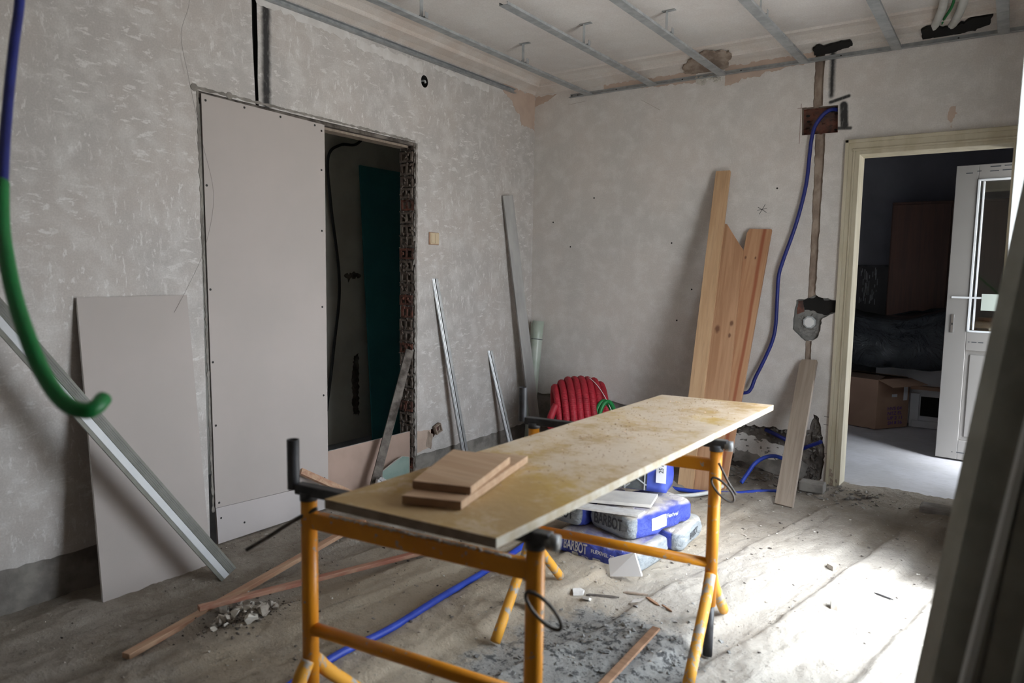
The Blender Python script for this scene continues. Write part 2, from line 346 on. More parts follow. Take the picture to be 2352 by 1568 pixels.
def beam(name, p0, p1, w, t, wdir, mat, parent=None, bevel=0.0, sect=None):
    bm = bmesh.new(); beam_bm(bm, p0, p1, w, t, wdir, sect)
    bmesh.ops.recalc_face_normals(bm, faces=bm.faces[:])
    return link(name, bm, mat, parent, bevel=bevel)
def local_beam(name, p0, p1, w, t, wdir, mat, parent=None, bevel=0.0, sect=None):
    """same, but built along local Z so the grain follows the timber"""
    p0, p1 = Vector(p0), Vector(p1); d = p1-p0; L = d.length; d.normalize()
    wd = Vector(wdir); wd = (wd - wd.dot(d)*d).normalized(); td = d.cross(wd)
    bm = bmesh.new(); beam_bm(bm, (0, 0, 0), (0, 0, L), w, t, (1, 0, 0), sect)
    bmesh.ops.recalc_face_normals(bm, faces=bm.faces[:])
    o = link(name, bm, mat, parent, bevel=bevel)
    o.matrix_world = Matrix((wd, td, d)).transposed().to_4x4(); o.location = p0
    return o
def csect(w, h, t=.0012, lip=.006):
    """open C section of a drywall stud: web w, flanges h"""
    W = w/2
    return [(-W, 0), (W, 0), (W, h), (W-lip, h), (W-lip, h-t), (W-t, h-t), (W-t, t), (-W+t, t), (-W+t, h-t), (-W+lip, h-t), (-W+lip, h), (-W, h)]
def smooth_path(pts, n=8):
    P = [Vector(p) for p in pts]
    if len(P) < 3: return P
    Q = [P[0]*2-P[1]] + P + [P[-1]*2-P[-2]]; out = []
    for i in range(1, len(Q)-2):
        a, b, c, d = Q[i-1], Q[i], Q[i+1], Q[i+2]
        for j in range(n):
            t = j/n; out.append(.5*((2*b)+(-a+c)*t+(2*a-5*b+4*c-d)*t*t+(-a+3*b-3*c+d)*t**3))
    out.append(P[-1]); return out
def tube_bm(bm, pts, r, seg=10, closed=False, rf=None):
    P = [Vector(p) for p in pts]; n = len(P); rings = []; nrm = None
    for i, p in enumerate(P):
        if closed: d = (P[(i+1) % n]-P[i-1]).normalized()
        else: d = (P[min(i+1, n-1)]-P[max(i-1, 0)]).normalized()
        if nrm is None: nrm = d.orthogonal().normalized()
        nrm = (nrm - nrm.dot(d)*d).normalized(); b = d.cross(nrm); q = rf(i/(n-1)) if rf else r
        rings.append([bm.verts.new(p + (nrm*math.cos(2*math.pi*j/seg) + b*math.sin(2*math.pi*j/seg))*q) for j in range(seg)])
    for i in range(n if closed else n-1):
        A, B = rings[i], rings[(i+1) % n]
        for j in range(seg): bm.faces.new((A[j], A[(j+1) % seg], B[(j+1) % seg], B[j]))
    if not closed: bm.faces.new(rings[0][::-1]); bm.faces.new(rings[-1])
def tube(name, pts, r, mat, parent=None, seg=12, smoothn=8, closed=False, rf=None):
    bm = bmesh.new(); tube_bm(bm, smooth_path(pts, smoothn) if smoothn and not closed else pts, r, seg, closed, rf)
    return link(name, bm, mat, parent, smooth=True)
def hollow_tube(name, p0, p1, r, ri, mat, parent=None, seg=20):
    p0, p1 = Vector(p0), Vector(p1); d = (p1-p0).normalized(); a = d.orthogonal().normalized(); b = d.cross(a)
    bm = bmesh.new(); R4 = []
    for p, q in ((p0, r), (p1, r), (p1, ri), (p1-d*.05, ri)):
        R4.append([bm.verts.new(p+(a*math.cos(2*math.pi*j/seg)+b*math.sin(2*math.pi*j/seg))*q) for j in range(seg)])
    for A, B in zip(R4, R4[1:]):
        for j in range(seg): bm.faces.new((A[j], A[(j+1) % seg], B[(j+1) % seg], B[j]))
    bm.faces.new(R4[0][::-1]); bm.faces.new(R4[-1])
    o = link(name, bm, mat, parent, smooth=True)
    md = o.modifiers.new('edge', 'EDGE_SPLIT'); md.split_angle = R(50); return o
def chunk_bm(bm, c, s, rnd, n=14, mi=0):
    vs = []
    for _ in range(n):
        v = Vector([rnd.gauss(0, 1) for _ in range(3)]).normalized()
        vs.append(bm.verts.new(Vector(c)+Vector((v.x*s[0], v.y*s[1], v.z*s[2]))*rnd.uniform(.8, 1)))
    r = bmesh.ops.convex_hull(bm, input=vs)
    bmesh.ops.delete(bm, geom=[g for g in r['geom_interior'] if isinstance(g, bmesh.types.BMVert)], context='VERTS')
def jag(poly, amp, step, seed=0):
    """subdivide and roughen a 2D outline like broken plaster"""
    out = []; n = len(poly)
    for i in range(n):
        a, b = Vector(poly[i]), Vector(poly[(i+1) % n]); L = (b-a).length; k_ = max(1, int(L/step)); nn = Vector((-(b-a).y, (b-a).x)).normalized()
        for j in range(k_):
            p = a.lerp(b, j/k_)
            q = 0 if j == 0 else noise.noise(Vector((p.x*31+seed, p.y*31, seed*3.1)))*amp*1.6 + noise.noise(Vector((p.x*90+seed, p.y*90, 7)))*amp*.8
            out.append(tuple(p+nn*q))
    return out
def inside(p, poly):
    x, y = p; c = False; n = len(poly)
    for i in range(n):
        x1, y1 = poly[i]; x2, y2 = poly[(i+1) % n]
        if (y1 > y) != (y2 > y) and x < (x2-x1)*(y-y1)/(y2-y1)+x1: c = not c
    return c
def plate_bm(bm, outer, holes, f3, depth, through=False, rim=0, back=1):
    """flat face with holes; each hole gets side walls and (unless through) a recessed bottom. holes = [(poly, depth, back material index)]"""
    vs, es = [], []
    for poly in [outer]+[h[0] for h in holes]:
        s = len(vs); vs += [Vector(p) for p in poly]; es += [(s+i, s+(i+1) % len(poly)) for i in range(len(poly))]
    v2, e2, f2, *_ = delaunay_2d_cdt(vs, es, [], 0, 1e-5)
    V = {}
    def gv(i, dz=0.0):
        if (i, dz) not in V: V[(i, dz)] = bm.verts.new(f3(v2[i][0], v2[i][1], dz))
        return V[(i, dz)]
    tri_zone = []
    for f in f2:
        c = sum((v2[i] for i in f), Vector((0, 0)))/len(f); z = None
        if not inside(c, outer): continue
        for hi, h in enumerate(holes):
            if inside(c, h[0]): z = hi; break
        if z is not None and holes[z][1] is None: tri_zone.append((f, z)); continue
        dz = 0.0 if z is None else holes[z][1]; fc = bm.faces.new([gv(i, dz) for i in f]); fc.material_index = 0 if z is None else holes[z][2]
        tri_zone.append((f, z))
    # side walls between zones
    edge = {}
    for f, z in tri_zone:
        for i in range(len(f)):
            kk = tuple(sorted((f[i], f[(i+1) % len(f)]))); edge.setdefault(kk, []).append(z)
    for (a, b), zs in edge.items():
        if len(zs) == 2 and zs[0] != zs[1]:
            dd = [0.0 if z is None else (depth if holes[z][1] is None else holes[z][1]) for z in zs]
            if abs(dd[0]-dd[1]) < 1e-6: continue
            z = zs[0] if dd[0] > dd[1] else zs[1]; mi = holes[z][3] if len(holes[z]) > 3 else holes[z][2]
            q = [bm.verts.new(f3(v2[i][0], v2[i][1], d_)) for i, d_ in ((a, min(dd)), (b, min(dd)), (b, max(dd)), (a, max(dd)))]
            bm.faces.new(q).material_index = mi
def decal(name, poly, f3, mat, parent, th=.003, jagamp=.004, step=.012, seed=1):
    """a thin layer of its own (skim, peeled coat, smear) with a broken outline"""
    P = jag(poly, jagamp, step, seed); bm = bmesh.new()
    vs = [Vector(p) for p in P]; v2, e2, f2, *_ = delaunay_2d_cdt(vs, [(i, (i+1) % len(vs)) for i in range(len(vs))], [], 0, 1e-5)
    top = [bm.verts.new(f3(v[0], v[1], -th)) for v in v2]; bot = [bm.verts.new(f3(v[0], v[1], 0.001)) for v in v2]; E_ = {}
    for f in f2:
        c = sum((v2[i] for i in f), Vector((0, 0)))/len(f)
        if inside(c, P):
            bm.faces.new([top[i] for i in f])
            for i in range(len(f)): kk = (f[i], f[(i+1) % len(f)]); E_[tuple(sorted(kk))] = E_.get(tuple(sorted(kk)), 0)+1
    for (a, b), c in E_.items():
        if c == 1: bm.faces.new((top[a], top[b], bot[b], bot[a]))
    loose = [v for v in bm.verts if not v.link_faces]; bmesh.ops.delete(bm, geom=loose, context='VERTS')
    bmesh.ops.recalc_face_normals(bm, faces=bm.faces[:])
    return link(name, bm, mat, parent)
LW = lambda y, z, d: Vector((-d, y, z))      # left wall plane x=0, depth into the wall
BW = lambda x, z, d: Vector((x, d, z))       # back wall plane y=0
CV = lambda x, s, d: Vector((x, -s + d*.3, 2.664 + s*.45 + d))   # cornice slope along the back wall
def text_mesh(s, size, width=None, spacing=1.0):
    cu = bpy.data.curves.new('lettering', 'FONT'); cu.body = s; cu.size = size; cu.align_x = 'CENTER'; cu.align_y = 'CENTER'; cu.space_character = spacing; cu.offset = .022
    o = bpy.data.objects.new('lettering', cu); COL.objects.link(o); dg = bpy.context.evaluated_depsgraph_get()
    me = bpy.data.meshes.new_from_object(o.evaluated_get(dg)); bpy.data.objects.remove(o); bpy.data.curves.remove(cu)
    return me
def put_text(s, height, width, f, mat, parent, name='lettering', bold=0.0):
    """lettering laid through f(u, v) -> point; scaled to the given height and width"""
    me = text_mesh(s, 1.0); bm = bmesh.new(); bm.from_mesh(me); bpy.data.meshes.remove(me)
    bmesh.ops.triangulate(bm, faces=bm.faces[:])
    bmesh.ops.subdivide_edges(bm, edges=[e_ for e_ in bm.edges if e_.calc_length() > .25], cuts=2)
    xs = [v.co.x for v in bm.verts]; ys = [v.co.y for v in bm.verts]
    cx, cy, sxx, syy = (min(xs)+max(xs))/2, (min(ys)+max(ys))/2, max(xs)-min(xs), max(ys)-min(ys)
    for v in bm.verts: v.co = f((v.co.x-cx)/sxx*width, (v.co.y-cy)/syy*height)
    return link(name, bm, mat, parent)

# ------------------------------------------------------------------ floor
def sst(a, b, x): t = min(1, max(0, (x-a)/(b-a))); return t*t*(3-2*t)
RID = [(.30, .012), (.52, -.010), (.72, .014), (.90, -.012), (1.02, .016), (1.22, -.014), (1.42, .012), (1.70, -.012), (1.98, .016), (2.30, -.014), (2.42, .018), (2.58, -.016), (2.78, .016), (2.95, -.014)]
def fz(x, y):
    base = -.065*(1-sst(.1, 1.5, x))
    u = x - .2*(y+2.5) + .03*noise.noise(Vector((x*2, y*2.2, 0)))
    r = 0
    for p, a in RID: r += a*.5*(math.tanh((u-p+.006*noise.noise(Vector((x*9, y*7, p*9))))*70))
    fade = sst(-.25, -.7, y)
    n = .006*noise.noise(Vector((x*7, y*5, 1))) + .004*noise.noise(Vector((x*23, y*19, 2))) + .0025*noise.noise(Vector((x*60, y*55, 3)))
    return base + r*1.9*fade + n*1.5
X0, X1, Y0, Y1 = -.02, 3.47, -5.6, .12
nx, ny = 380, 460; bm = bmesh.new(); G = []
for j in range(ny+1):
    row = []
    for i in range(nx+1):
        x = X0+(X1-X0)*i/nx; y = Y0+(Y1-Y0)*j/ny; row.append(bm.verts.new((x, y, fz(x, y))))
    G.append(row)
for j in range(ny):
    for i in range(nx): bm.faces.new((G[j][i], G[j][i+1], G[j+1][i+1], G[j+1][i]))
struct(link('floor', bm, 'floor', smooth=True))

# ------------------------------------------------------------------ left wall
def circ(cx, cy, r, n=20, sy=1): return [(cx+r*math.cos(2*math.pi*i/n), cy+r*sy*math.sin(2*math.pi*i/n)) for i in range(n)]
T = .13
bm = bmesh.new()
opening = [(-2.82, -.2), (-1.354, -.2), (-1.352, 2.102), (-2.2, 2.104), (-2.825, 2.112)]
base_l = jag([(-5.6, -.2), (-2.86, -.2), (-2.86, .105), (-5.6, .105)], .008, .03, 5)
base_r = jag([(-1.354, -.2), (0, -.2), (0, .088), (-.6, .078), (-1.354, .082)], .006, .03, 7)
chase = [(-2.527, 2.74), (-2.500, 2.74), (-2.496, 2.40), (-2.500, 2.24), (-2.497, 2.108), (-2.515, 2.108), (-2.520, 2.24), (-2.527, 2.45)]
plate_bm(bm, [(-5.6, -.2), (0, -.2), (0, 2.76), (-5.6, 2.76)],
         [(opening, None, 1, 1), (base_l, .018, 2), (base_r, .016, 2), (chase, .03, 3), (circ(-1.275, 2.496, .033, sy=1.15), .08, 3), (jag(circ(-1.19, .205, .032), .003, .01), .05, 4)], LW, T)
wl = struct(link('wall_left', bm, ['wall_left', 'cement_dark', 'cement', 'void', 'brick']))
boxo('masonry_core', (-T, -5.6, -.2), (-T-.005, -2.825, 2.76), 'hall_wall', wl); boxo('masonry_core', (-T, -1.354, -.2), (-T-.005, 0, 2.76), 'hall_wall', wl)
boxo('masonry_core', (-T, -2.825, 2.105), (-T-.005, -1.354, 2.76), 'hall_wall', wl)
decal('peeled_patch', [(-.43, 2.625), (-.335, 2.576), (-.25, 2.50), (-.2, 2.48), (-.187, 2.41), (-.08, 2.415), (0, 2.40), (0, 2.67), (-.43, 2.67)], LW, 'bare', wl, .0015, .012, .012, 3)
decal('filler_patch', [(-1.335, .10), (-1.215, .115), (-1.20, .235), (-1.335, .245)], LW, 'bare', wl, .002, .004, .01, 9)
decal('filler_streak', [(-1.25, .13), (-1.20, .10), (-1.18, .20), (-1.23, .23)], LW, 'chase', wl, .003, .004, .01, 4)
for i, (a, b, c_, d_) in enumerate([(-2.5, 2.60, -1.9, .05), (-1.85, 2.56, -1.3, .05), (-1.2, 2.59, -.6, .035)]):
    decal('skim_streak', [(a, b), (c_, b-.02), (c_, b+d_), (a, b+d_*.8)], LW, 'skim', wl, .0015, .014, .02, 11+i)
# brown rim where the plaster was cut round the opening
for (a, b, w1) in [((-2.835, 2.118), (-1.36, 2.104), .012), ((-2.83, 2.115), (-2.805, .1), .010), ((-1.349, 2.10), (-1.349, .0), .009)]:
    d_ = (Vector(b)-Vector(a)).normalized(); n_ = Vector((-d_.y, d_.x))*w1
    decal('plaster_rim', [a, b, tuple(Vector(b)+n_), tuple(Vector(a)+n_)], LW, 'cement', wl, .0025, .004, .012, 21)
for (cy, cz) in [(-2.84, 2.123), (-2.66, 2.122)]: decal('plaster_rim', circ(cy, cz, .017), LW, 'cement', wl, .003, .003, .008, 2)
# exposed hollow bricks in the jamb of the opening: rows of bricks with open cells
jr = random.Random(4); jamb = struct(bpy.data.objects.new('trim_1', None)); COL.objects.link(jamb)
z = -.08; i = 0
while z < 2.09:
    h = .066+jr.uniform(-.004, .006); bm = bmesh.new(); y = -1.354-jr.uniform(.002, .014); xa, xb = -.018-jr.uniform(0, .006), -T-.002+jr.uniform(-.004, .012)
    wid = xa-xb; cells = [(xb+.016, xb+wid/2-.006), (xb+wid/2+.006, xa-.014)]
    box(bm, (xb, y, z), (xa, -1.352, z+.012)); box(bm, (xb, y, z+h-.014), (xa, -1.352, z+h))
    for p, q in [(xb, cells[0][0]), (cells[0][1], cells[1][0]), (cells[1][1], xa)]: box(bm, (p, y, z+.012), (q, -1.352, z+h-.014))
    for q in range(5): chunk_bm(bm, (jr.uniform(xb, xa), y, z+jr.uniform(0, h)), (.012, .008, .014), jr, 10)
    link('hollow_brick', bm, 'brick' if jr.random() < .35 else 'brick_grey', jamb)
    z += h+.010; bm = bmesh.new()
    for q in range(7): chunk_bm(bm, (xb+(xa-xb)*q/6, -1.354, z-.005), (.014, .012, .008), jr, 10)
    link('mortar_bed', bm, 'cement_dark', jamb); i += 1
bm = bmesh.new(); 
for q in range(44): chunk_bm(bm, (-.008, -1.352-jr.uniform(0, .006), -.05+q*.05), (.010, .008, .032), jr, 10)
link('broken_plaster_edge', bm, 'cement', jamb)
lint = struct(boxo('trim_2', (-T, -2.82, 2.085), (-.012, -1.36, 2.11), 'cement_dark'))
boxo('lintel_board', (-T+.01, -2.1, 2.072), (-.045, -1.38, 2.086), 'weathered', lint)
# hall behind the opening
hw = bmesh.new(); box(hw, (-1.32, -3.4, -.35), (-1.2, .9, 2.9))
struct(link('wall_hall_far', hw, 'hall_wall'))
struct(boxo('wall_hall_near', (-1.2, -3.4, -.35), (-T-.006, -3.3, 2.9), 'hall_wall')); struct(boxo('wall_hall_end', (-1.2, .8, -.35), (-.02, .9, 2.9), 'hall_wall'))
struct(boxo('ceiling_hall', (-1.32, -3.4, 2.5), (-T-.006, .9, 2.6), 'hall_wall')); struct(boxo('floor_hall', (-1.32, -3.4, -.45), (-.02, .9, -.09), 'hall_floor'))
struct(boxo('wall_hall_side', (-T-.006, 0.0, -.35), (-.02, .9, 2.9), 'hall_wall'))
tb = thing('moisture_board', 'dark teal moisture-resistant board standing inside the dark hall opening', 'plasterboard')
local_beam('sheet', (-1.05, -.42, -.09), (-1.19, -.42, 2.13), .62, .014, (0, 1, 0), 'teal', tb)
tag(tube('hall_cable', [(-1.17, -.56, 2.49), (-1.16, -.66, 2.40), (-1.15, -.80, 2.28), (-1.15, -.96, 2.25), (-1.15, -1.08, 2.14), (-1.15, -1.06, 1.8), (-1.15, -.98, 1.2), (-1.15, -1.04, .7), (-1.15, -1.12, .2)], .011, 'black_cable'), 'black cable hanging on the wall of the dark hall', 'cable')
decal('knocked_hole', circ(-.80, 1.25, .09, sy=.30), lambda y, z, d: Vector((-1.2-d, y, z)), 'cement_dark', bpy.data.objects['wall_hall_far'], .002, .035, .012, 3)
decal('knocked_hole', [(-.80, .12), (-.74, .1), (-.74, .62), (-.79, .60), (-.82, .4)], lambda y, z, d: Vector((-1.2-d, y, z)), 'cement_dark', bpy.data.objects['wall_hall_far'], .002, .01, .012, 3)

# ------------------------------------------------------------------ back wall
D0, D1, DZ = 2.27, 3.17, 2.115
bm = bmesh.new()
door = [(D0, -.2), (D1, -.2), (D1, DZ), (D0, DZ)]
basel = jag([(0, -.2), (1.62, -.2), (1.62, .300), (1.3, .315), (.72, .344), (0, .33)], .008, .03, 3)
damage = jag([(1.62, -.2), (2.225, -.2), (2.24, .15), (2.235, .25), (2.20, .41), (2.165, .43), (2.15, .33), (2.0, .31), (1.62, .30)], .012, .02, 8)
up_ch = jag([(2.062, 2.34), (2.116, 2.345), (2.112, 2.70), (2.058, 2.70)], .003, .02, 6)
bx = [(1.995, 2.345), (2.203, 2.338), (2.211, 2.176), (2.003, 2.178)]
dn_ch = jag([(2.082, 2.176), (2.141, 2.176), (2.139, 1.665), (2.137, 1.19), (2.092, 1.165), (2.092, 1.667)], .003, .02, 4)
hole = jag([(2.024, 1.15), (2.09, 1.166), (2.137, 1.19), (2.176, 1.17), (2.262, 1.158), (2.262, 1.085), (2.188, 1.045), (2.169, .934), (2.135, .90), (2.09, .895), (2.055, .925), (2.012, .965), (2.016, 1.05)], .006, .015, 2)
lo_ch = jag([(2.095, .895), (2.13, .897), (2.131, .50), (2.094, .50)], .003, .02, 12)
plate_bm(bm, [(0, -.2), (3.5, -.2), (3.5, 2.76), (0, 2.76)],
         [(door, None, 1, 0), (basel, .022, 2), (damage, .03, 3), (bx, .05, 4, 5), (up_ch, .025, 5), (dn_ch, .022, 5), (hole, .035, 6), (lo_ch, .018, 5)], BW, .14)
wb = struct(link('wall_back', bm, ['wall_back', 'cement', 'cement', 'cement_dark', 'brick', 'chase', 'mortar']))
boxo('masonry_core', (-.0, .14, -.2), (D0, .146, 2.76), 'grey_room', wb); boxo('masonry_core', (D1, .14, -.2), (3.5, .146, 2.76), 'grey_room', wb); boxo('masonry_core', (D0, .14, DZ), (D1, .146, 2.76), 'grey_room', wb)
BWr = lambda dd: (lambda x, z, d: Vector((x, dd+d, z)))
bm = bmesh.new(); q0 = random.Random(3)
for _ in range(26): chunk_bm(bm, (q0.uniform(2.0, 2.21), .046, q0.uniform(2.18, 2.34)), (q0.uniform(.01, .03), .008, q0.uniform(.004, .012)), q0, 9)
link('brick_rubble', bm, 'brick', wb)
for (a, b, r) in [(2.025, 2.30, .012), (2.03, 2.265, .010), (2.17, 2.315, .018), (2.19, 2.20, .008)]: decal('exposed_cavity', circ(a, b, r, 12, .6), BWr(.038), 'void', wb, .003, .005, .01, 3)
decal('exposed_cavity', [(2.058, 1.15), (2.13, 1.172), (2.141, 1.199), (2.168, 1.18), (2.182, 1.154), (2.258, 1.151), (2.258, 1.088), (2.187, 1.062), (2.121, 1.088), (2.07, 1.09)], BWr(.035), 'void', wb, .003, .006, .012, 3)
decal('exposed_brick', [(2.026, 1.06), (2.07, 1.08), (2.06, 1.15), (2.03, 1.145)], BWr(.035), 'brick', wb, .006, .004, .012, 5)
bm = bmesh.new(); q = random.Random(8)
for _ in range(50): chunk_bm(bm, (q.uniform(2.03, 2.17), .032, q.uniform(.93, 1.06)), (.02, .006, .018), q, 10)
link('mortar_lumps', bm, 'mortar', wb)
decal('peeled_patch', [(0, 2.66), (0, 2.585), (.08, 2.60), (.13, 2.625), (.2, 2.66)], BW, 'bare', wb, .0015, .008, .012, 3)
decal('peeled_patch', [(.60, 2.625), (.9, 2.608), (1.18, 2.60), (1.30, 2.595), (1.30, 2.67), (.60, 2.67)], BW, 'bare', wb, .0015, .010, .012, 13)
decal('peeled_patch', [(1.50, 2.60), (1.5, 2.545), (1.7, 2.575), (1.9, 2.61), (2.05, 2.62), (2.05, 2.67), (1.5, 2.67)], BW, 'bare', wb, .0015, .012, .012, 23)
decal('plaster_stain', [(2.785, 2.25), (2.815, 2.26), (2.825, 2.22), (2.805, 2.19), (2.80, 2.14), (2.79, 2.18), (2.778, 2.21)], BW, 'bare', wb, .0012, .008, .01, 6)
bm = bmesh.new()
for _ in range(40): chunk_bm(bm, (q.uniform(1.30, 1.47), -.004, q.uniform(2.575, 2.625)), (.02, .008, .012), q, 10)
link('loose_plaster', bm, 'rock_white', wb)
# remaining skim and crumbling mortar in the damaged base
decal('skim_remnant', [(1.66, .245), (1.78, .235), (1.83, .20), (1.85, .22), (2.0, .19), (2.0, .10), (1.9, .03), (1.85, .02), (1.75, .06), (1.66, .10)], BWr(.03), 'wall_back', wb, .012, .012, .02, 3)
decal('skim_remnant', [(1.66, .05), (1.80, .03), (2.0, -.02), (2.12, .0), (2.15, .09), (2.1, .12), (1.9, .09), (1.68, .13)], BWr(.03), 'cement', wb, .015, .012, .02, 7)
bm = bmesh.new()
for _ in range(150):
    x = q.uniform(1.62, 2.22); z = q.uniform(-.02, .30) if q.random() < .6 else q.choice([-.01, .29]); chunk_bm(bm, (x, .022, z), (q.uniform(.008, .026), .012, q.uniform(.006, .018)), q, 9)
link('mortar_lumps', bm, 'cement', wb)
bm = bmesh.new()
for _ in range(60): chunk_bm(bm, (q.uniform(2.165, 2.215), .020, q.uniform(-.02, .42)), (q.uniform(.006, .013), .010, q.uniform(.008, .02)), q, 9)
link('mortar_lumps', bm, 'cement_dark', wb)
for (a, b) in [((.30, 2.565), (.45, 2.575)), ((.9, 2.53), (1.05, 2.44))]:
    beam('scratch', (a[0], -.0005, a[1]), (b[0], -.0005, b[1]), .0015, .001, (0, 0, 1), 'chase', wb)
for (x, z) in [(.545, 1.86), (1.17, 1.52), (.35, 1.5), (1.23, .98), (1.87, 1.86), (.19, 1.69), (1.33, 1.2)]:
    decal('nail_hole', circ(x, z, .006, 8), BW, 'void', wb, .001, .001, .01)
# door frame
fr = struct(bpy.data.objects.new('door_1', None)); COL.objects.link(fr)
def jambpiece(x0, x1, side):
    bm = bmesh.new(); s = 1 if side == 'l' else -1; xo, xi = (x0, x1) if side == 'l' else (x1, x0)
    box(bm, (min(xo, xi), -.022, -.02), (max(xo, xi), .15, 2.122)); 
    box(bm, (min(xo, xo+s*.022), -.030, -.02), (max(xo, xo+s*.022), -.02, 2.122)); box(bm, (min(xo+s*.045, xo+s*.058), -.030, -.02), (max(xo+s*.045, xo+s*.058), -.02, 2.07))
    return link('jamb', bm, 'frame_paint', fr, bevel=.004)
jambpiece(2.262, 2.345, 'l'); jambpiece(3.096, 3.18, 'r')
bm = bmesh.new(); box(bm, (2.262, -.0221, 2.03), (3.18, .15, 2.122)); box(bm, (2.262, -.030, 2.10), (3.18, -.02, 2.122)); box(bm, (2.30, -.030, 2.052), (3.14, -.02, 2.066))
link('head', bm, 'frame_paint', fr, bevel=.004)
bm = bmesh.new(); 
for _ in range(10): chunk_bm(bm, (q.uniform(2.27, 2.33), -.026, q.uniform(.0, .10)), (.012, .004, .02), q, 9)
link('chipped_wood', bm, 'weathered', fr)

# ------------------------------------------------------------------ ceiling, cornices, remaining shell
cl_ = struct(boxo('ceiling', (-.14, -5.6, 2.76), (3.6, .15, 2.84), 'ceiling'))
SEC = [(0, 2.672), (.03, 2.688), (.085, 2.706), (.098, 2.700), (.104, 2.706), (.106, 2.722), (.15, 2.742), (.19, 2.748), (.20, 2.762), (0, 2.762)]
def cornice(name, f0, f1):
    bm = bmesh.new(); a = [bm.verts.new(f0(*p)) for p in SEC]; b = [bm.verts.new(f1(*p)) for p in SEC]
    for i in range(len(SEC)): j = (i+1) % len(SEC); bm.faces.new((a[i], a[j], b[j], b[i]))
    bm.faces.new(a); bm.faces.new(b[::-1]); bmesh.ops.recalc_face_normals(bm, faces=bm.faces[:])
    return struct(link(name, bm, 'cove'))
c1 = cornice('trim_3', lambda u, z: (u, -5.6, z), lambda u, z: (u, -u, z)); c2 = cornice('trim_4', lambda u, z: (u, -u, z), lambda u, z: (3.5, -u, z))
decal('broken_patch', [(1.225, .01), (1.235, .07), (1.29, .12), (1.36, .15), (1.43, .17), (1.48, .145), (1.565, .14), (1.57, .09), (1.53, .03), (1.49, -.01), (1.30, -.01)], CV, 'chase', c2, .012, .012, .015, 3)
decal('soot_patch', [(2.052, -.01), (2.05, .05), (2.09, .07), (2.11, .05), (2.20, .062), (2.262, .065), (2.27, .03), (2.20, .010), (2.13, -.01)], CV, 'void', c2, .012, .006, .012, 5)
decal('broken_patch', [(2.63, -.01), (2.625, .06), (2.67, .075), (2.73, .05), (2.83, .06), (2.87, .095), (2.96, .09), (2.945, .03), (2.88, .0)], CV, 'void', c2, .014, .008, .012, 6)
struct(boxo('wall_rear', (-.14, -5.7, -.3), (3.6, -5.6, 2.84), 'dull_wall'))
bm = bmesh.new()
WY0, WY1, WZ0, WZ1 = -2.62, -1.43, -.02, 2.18
RW = lambda y, z, d: Vector((3.45+d, y, z))
plate_bm(bm, [(-5.6, -.3), (.15, -.3), (.15, 2.84), (-5.6, 2.84)], [([(WY0, WZ0), (WY1, WZ0), (WY1, WZ1), (WY0, WZ1)], None, 0, 0)], RW, .2)
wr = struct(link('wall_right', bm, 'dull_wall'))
boxo('masonry_core', (3.65, -5.6, -.3), (3.66, WY0, 2.84), 'dull_wall', wr); boxo('masonry_core', (3.65, WY1, -.3), (3.66, .15, 2.84), 'dull_wall', wr); boxo('masonry_core', (3.65, WY0, WZ1), (3.66, WY1, 2.84), 'dull_wall', wr)
wf = struct(bpy.data.objects.new('window_1', None)); COL.objects.link(wf)
for lo, hi in [((3.55, WY0, WZ0), (3.62, WY0+.05, WZ1)), ((3.55, WY1-.05, WZ0), (3.62, WY1, WZ1)), ((3.55, WY0, WZ1-.05), (3.62, WY1, WZ1)), ((3.55, WY0, WZ0), (3.62, WY1, WZ0+.03))]:
    boxo('window_frame', lo, hi, 'pvc', wf)

bm = bmesh.new(); box(bm, (3.115, -1.475, .03), (3.19, -1.435, 2.14)); box(bm, (3.375, -1.475, .03), (3.45, -1.435, 2.14)); box(bm, (3.19, -1.475, 2.06), (3.375, -1.435, 2.14)); box(bm, (3.19, -1.475, .03), (3.375, -1.435, .13)); box(bm, (3.19, -1.475, .75), (3.375, -1.435, .85))
sl = link('sash', bm, 'pvc', wf, bevel=.003); boxo('glass_pane', (3.19, -1.457, .85), (3.375, -1.453, 2.06), 'glass', sl); boxo('panel', (3.19, -1.465, .13), (3.375, -1.445, .75), 'pvc', sl)

# ------------------------------------------------------------------ side room beyond the door
struct(boxo('floor_side', (1.1, .10, -.15), (3.75, 3.1, -.003), 'floor2'))
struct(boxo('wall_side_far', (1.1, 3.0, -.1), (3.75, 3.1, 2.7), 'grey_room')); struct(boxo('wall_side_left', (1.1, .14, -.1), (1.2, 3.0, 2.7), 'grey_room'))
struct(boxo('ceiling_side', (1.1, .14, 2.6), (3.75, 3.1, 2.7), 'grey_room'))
bm = bmesh.new(); SR = lambda y, z, d: Vector((3.5+d, y, z))
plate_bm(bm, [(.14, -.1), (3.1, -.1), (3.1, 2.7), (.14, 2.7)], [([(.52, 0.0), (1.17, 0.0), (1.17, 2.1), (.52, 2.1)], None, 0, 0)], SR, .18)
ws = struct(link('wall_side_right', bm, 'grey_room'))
boxo('masonry_core', (3.68, .14, -.1), (3.69, .52, 2.7), 'grey_room', ws); boxo('masonry_core', (3.68, 1.17, -.1), (3.69, 3.1, 2.7), 'grey_room', ws); boxo('masonry_core', (3.68, .52, 2.1), (3.69, 1.17, 2.7), 'grey_room', ws)
struct(boxo('unseen_sun_blocker', (3.70, .25, 2.22), (5.1, 2.2, 2.36), 'dull_wall'))  # unseen overhang, added to keep the sun off the open door leaf
wa = struct(boxo('trim_5', (1.2, 2.985, 0), (3.5, 2.999, 1.41), 'wainscot')); boxo('dado_rail', (1.2, 2.97, 1.405), (3.5, 2.999, 1.425), 'black_steel', wa)
bm = bmesh.new()
